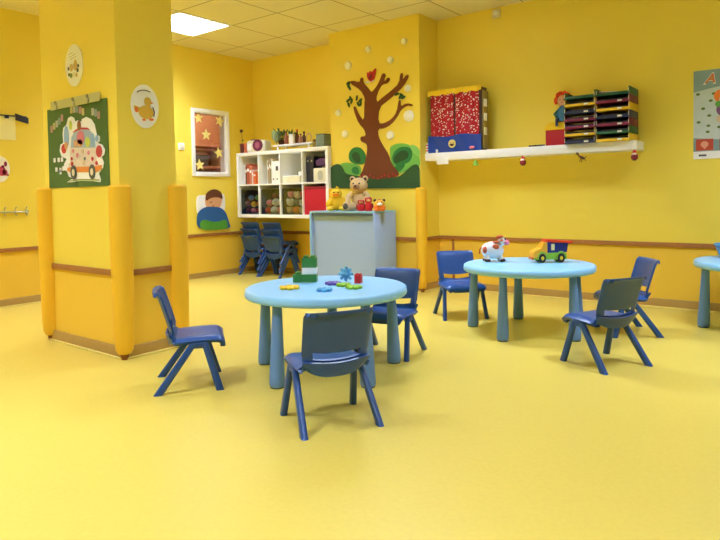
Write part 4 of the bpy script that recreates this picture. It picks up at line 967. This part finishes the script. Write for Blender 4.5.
for x, y in [(60, 380), (82, 378), (100, 376), (70, 430), (92, 432), (92, 444), (108, 424)]:
    cx, cy = cpt(x, y); B().prism(rrect(cx-.014, cy-.014, cx+.014, cy+.014, .004), .009, .0105).obj('letter_patch', PAPER, t)
t = thing('poster_hanger', 'pale hanger bar with three clips above the green bus poster', 'hanger', ((-4.032-3.409)/2, CY0, 1.535), rot=ROT_BACK)
B().box((0, .0, .014), (.60, .055, .004), .001).obj('bar', mat('hanger_grey', (196, 192, 130), .6), t)
for x in (-.22, 0, .17): 
    B().box((x, -.012, .019), (.022, .030, .008), .003).obj('clip', STEEL, t); B().tube([(x-.008, 0, .02), (x-.008, .022, .024), (x+.008, .022, .024), (x+.008, 0, .02)], .002, 6).obj('clip_wire', GREYD, t)
pa = at('y', CY0, 74.7, 65.5)
t = thing('oval_plaque', 'white oval sign with small drawings high on the bright column face', 'sign', (pa.x, CY0, pa.z), rot=ROT_BACK)
B().prism(circ(0, 0, .105, .128, 40), .0005, .006).obj('backing', PAPER, t)
mk = B()
for k, (x, y, w_) in enumerate([(-.025, .08, .06), (-.01, .062, .09), (0, .046, .08)]): mk.box((x, y, .0065), (w_*.9, .004, .001), 0, RM(0, 0, .12))
mk.obj('faint_text_lines', mat('faint_grey', (196, 186, 150), .8), t)
for x, y, r, m in [(-.065, -.012, .010, GREYD), (-.03, -.01, .022, FUR), (.02, -.005, .026, FUR), (.02, .02, .012, mat('sticker_yel', (226, 200, 110), .8)), (.055, -.01, .010, GREYD), (.045, -.035, .012, GREYD), (-.06, -.05, .010, GREYD), (-.035, -.058, .014, mat('sticker_gr', (120, 140, 90), .8)), (.03, -.062, .012, FUR), (0, -.055, .014, CREAM)]:
    B().prism(circ(x, y, r, r*1.1, 14), .006, .0075).obj('drawing_mark', m, t)
pa = at('x', CX1, 144.5, 106.5)
t = thing('oval_plaque', 'cream oval sign with a yellow duck on the shaded column side', 'sign', (CX1, pa.y, pa.z), rot=ROT_LEFT)
B().prism(circ(0, 0, .092, .128, 40), .0005, .006).obj('backing', PAPER, t)
dk = mat('duck_print', (226, 186, 70), .8)
B().prism(circ(.005, -.035, .050, .040), .006, .0075).prism(circ(.018, .030, .024, .026), .006, .0075).prism([(.0, -.01), (.035, -.01), (.035, .03), (.005, .03)], .006, .0072).prism([(-.07, -.03), (-.03, -.04), (-.03, -.01), (-.075, .0)], .006, .0074).obj('duck_drawing', dk, t)
B().prism(circ(-.058, -.025, .012, .016, 12), .0075, .0085).prism(circ(.04, -.075, .016, .008, 12), .006, .0075).prism(circ(-.01, -.08, .012, .007, 12), .006, .0075).prism([(.038, .03), (.058, .026), (.04, .018)], .0075, .0085).obj('beak_and_feet', ORG, t)
B().tube([(.0+.06*math.cos(a), .06+.035*math.sin(a)-.0, .0065) for a in lin(2.6, .9, 12)], .0025, 6).obj('arched_text_line', BROWN, t)
B().tube([(.05, .0, .0085), (.06, -.03, .0085), (.055, -.055, .0085)], .003, 6).obj('wing_outline', BROWN, t)

# ---------------------------------------------------------------- right part of the back wall
t = thing('wall_poster', 'pale green poster with cartoon figures at the right photo edge', 'poster', (-.640, BY, 1.485), rot=ROT_BACK)
W_, Hh = .245, .33
B().box((0, 0, .003), (2*W_, 2*Hh, .004)).obj('backing', mat('poster_green', (136, 164, 164), .6, .25, 8), t)
B().box((0, -Hh+.028, .0056), (2*W_, .056, .001)).obj('bottom_strip', PAPER, t)
B().prism([(-W_, .17), (-W_+.1, .19), (0, .21), (W_, .2), (W_, -.12), (.0, -.2), (-W_, -.17)], .005, .0058).obj('pale_snowfield', mat('poster_pale', (200, 214, 212), .6, .1), t)
def text(s, size, m, name, par, loc, shear=0, ext=.0015):
    cu = bpy.data.curves.new(name, 'FONT'); cu.body = s; cu.size = size; cu.extrude = ext; cu.shear = shear; cu.offset = size*.02
    tmp = bpy.data.objects.new('tmp', cu); COL.objects.link(tmp); bpy.context.view_layer.update()
    me = bpy.data.meshes.new_from_object(tmp.evaluated_get(bpy.context.evaluated_depsgraph_get())); bpy.data.objects.remove(tmp)
    me.materials.clear(); me.materials.append(m); o = bpy.data.objects.new(name, me); COL.objects.link(o); o.parent = par; o.location = loc; return o
text('A', .115, PAPER, 'letter_outline', t, (-W_+.068, .225, .007), .3); text('A', .098, mat('poster_orange', (214, 120, 60), .6), 'letter', t, (-W_+.076, .231, .0085), .3)
for k in range(3):
    x = -W_+.075+k*.155
    B().box((x, -Hh+.105, .006), (.115, .085, .002)).obj('red_square', mat('poster_red', (196, 74, 50), .6), t)
    B().prism(circ(x, -Hh+.108, .026, .024), .007, .008).prism([(x-.016, -Hh+.09), (x+.016, -Hh+.09), (x, -Hh+.072)], .007, .008).obj('square_emblem', mat('poster_peach', (232, 160, 130), .6), t)
B().box((-W_+.062, -Hh+.026, .0068), (.05, .014, .001)).obj('small_print', GREYD, t)
for k, (x, y, r, c) in enumerate([(-.02, .13, .05, 'orange'), (-.0, .1, .035, 'beige'), (.0, .03, .055, 'purple'), (.03, -.01, .05, 'maroon'), (-.02, -.04, .03, 'beige'), (.1, .1, .06, 'orange'), (.12, .0, .07, 'purple'), (.18, -.06, .05, 'red'), (-.03, .07, .026, 'green')]):
    B().prism(circ(x-.05, y, r*.8, r*.9, 20), .006+.0005*k, .007+.0005*k).obj('cartoon_figure', mat('toy_ball_'+c, TOYC[c], .6), t)
for x, y in [(-.215, .155), (-.13, .10), (-.18, .045), (-.14, -.01), (-.21, -.055), (-.145, -.085), (-.15, -.13), (-.075, -.10), (-.11, .15)]:
    B().prism(circ(x, y, .014, .010, 10), .006, .0068).obj('printed_leaf', mat('poster_leaf', (96, 120, 60), .7), t)
pa = at('y', BY, 497, 14)
t = thing('wall_sensor', 'small pale sensor box high on the back wall', 'sensor', (pa.x, BY, pa.z), rot=ROT_BACK)
B().box((0, 0, .015), (.075, .075, .03), .008).obj('casing', CREAM, t); B().ball((0, 0, .030), (.02, .02, .012)).obj('lens', WHITE, t)

# ---------------------------------------------------------------- view
vs = scene.view_settings; vs.view_transform = 'Standard'; vs.look = 'None'; vs.gamma = 1; vs.use_curve_mapping = False
vs.exposure = 0.0
scene.cycles.max_bounces = 10; scene.cycles.diffuse_bounces = 8; scene.cycles.use_denoising = True
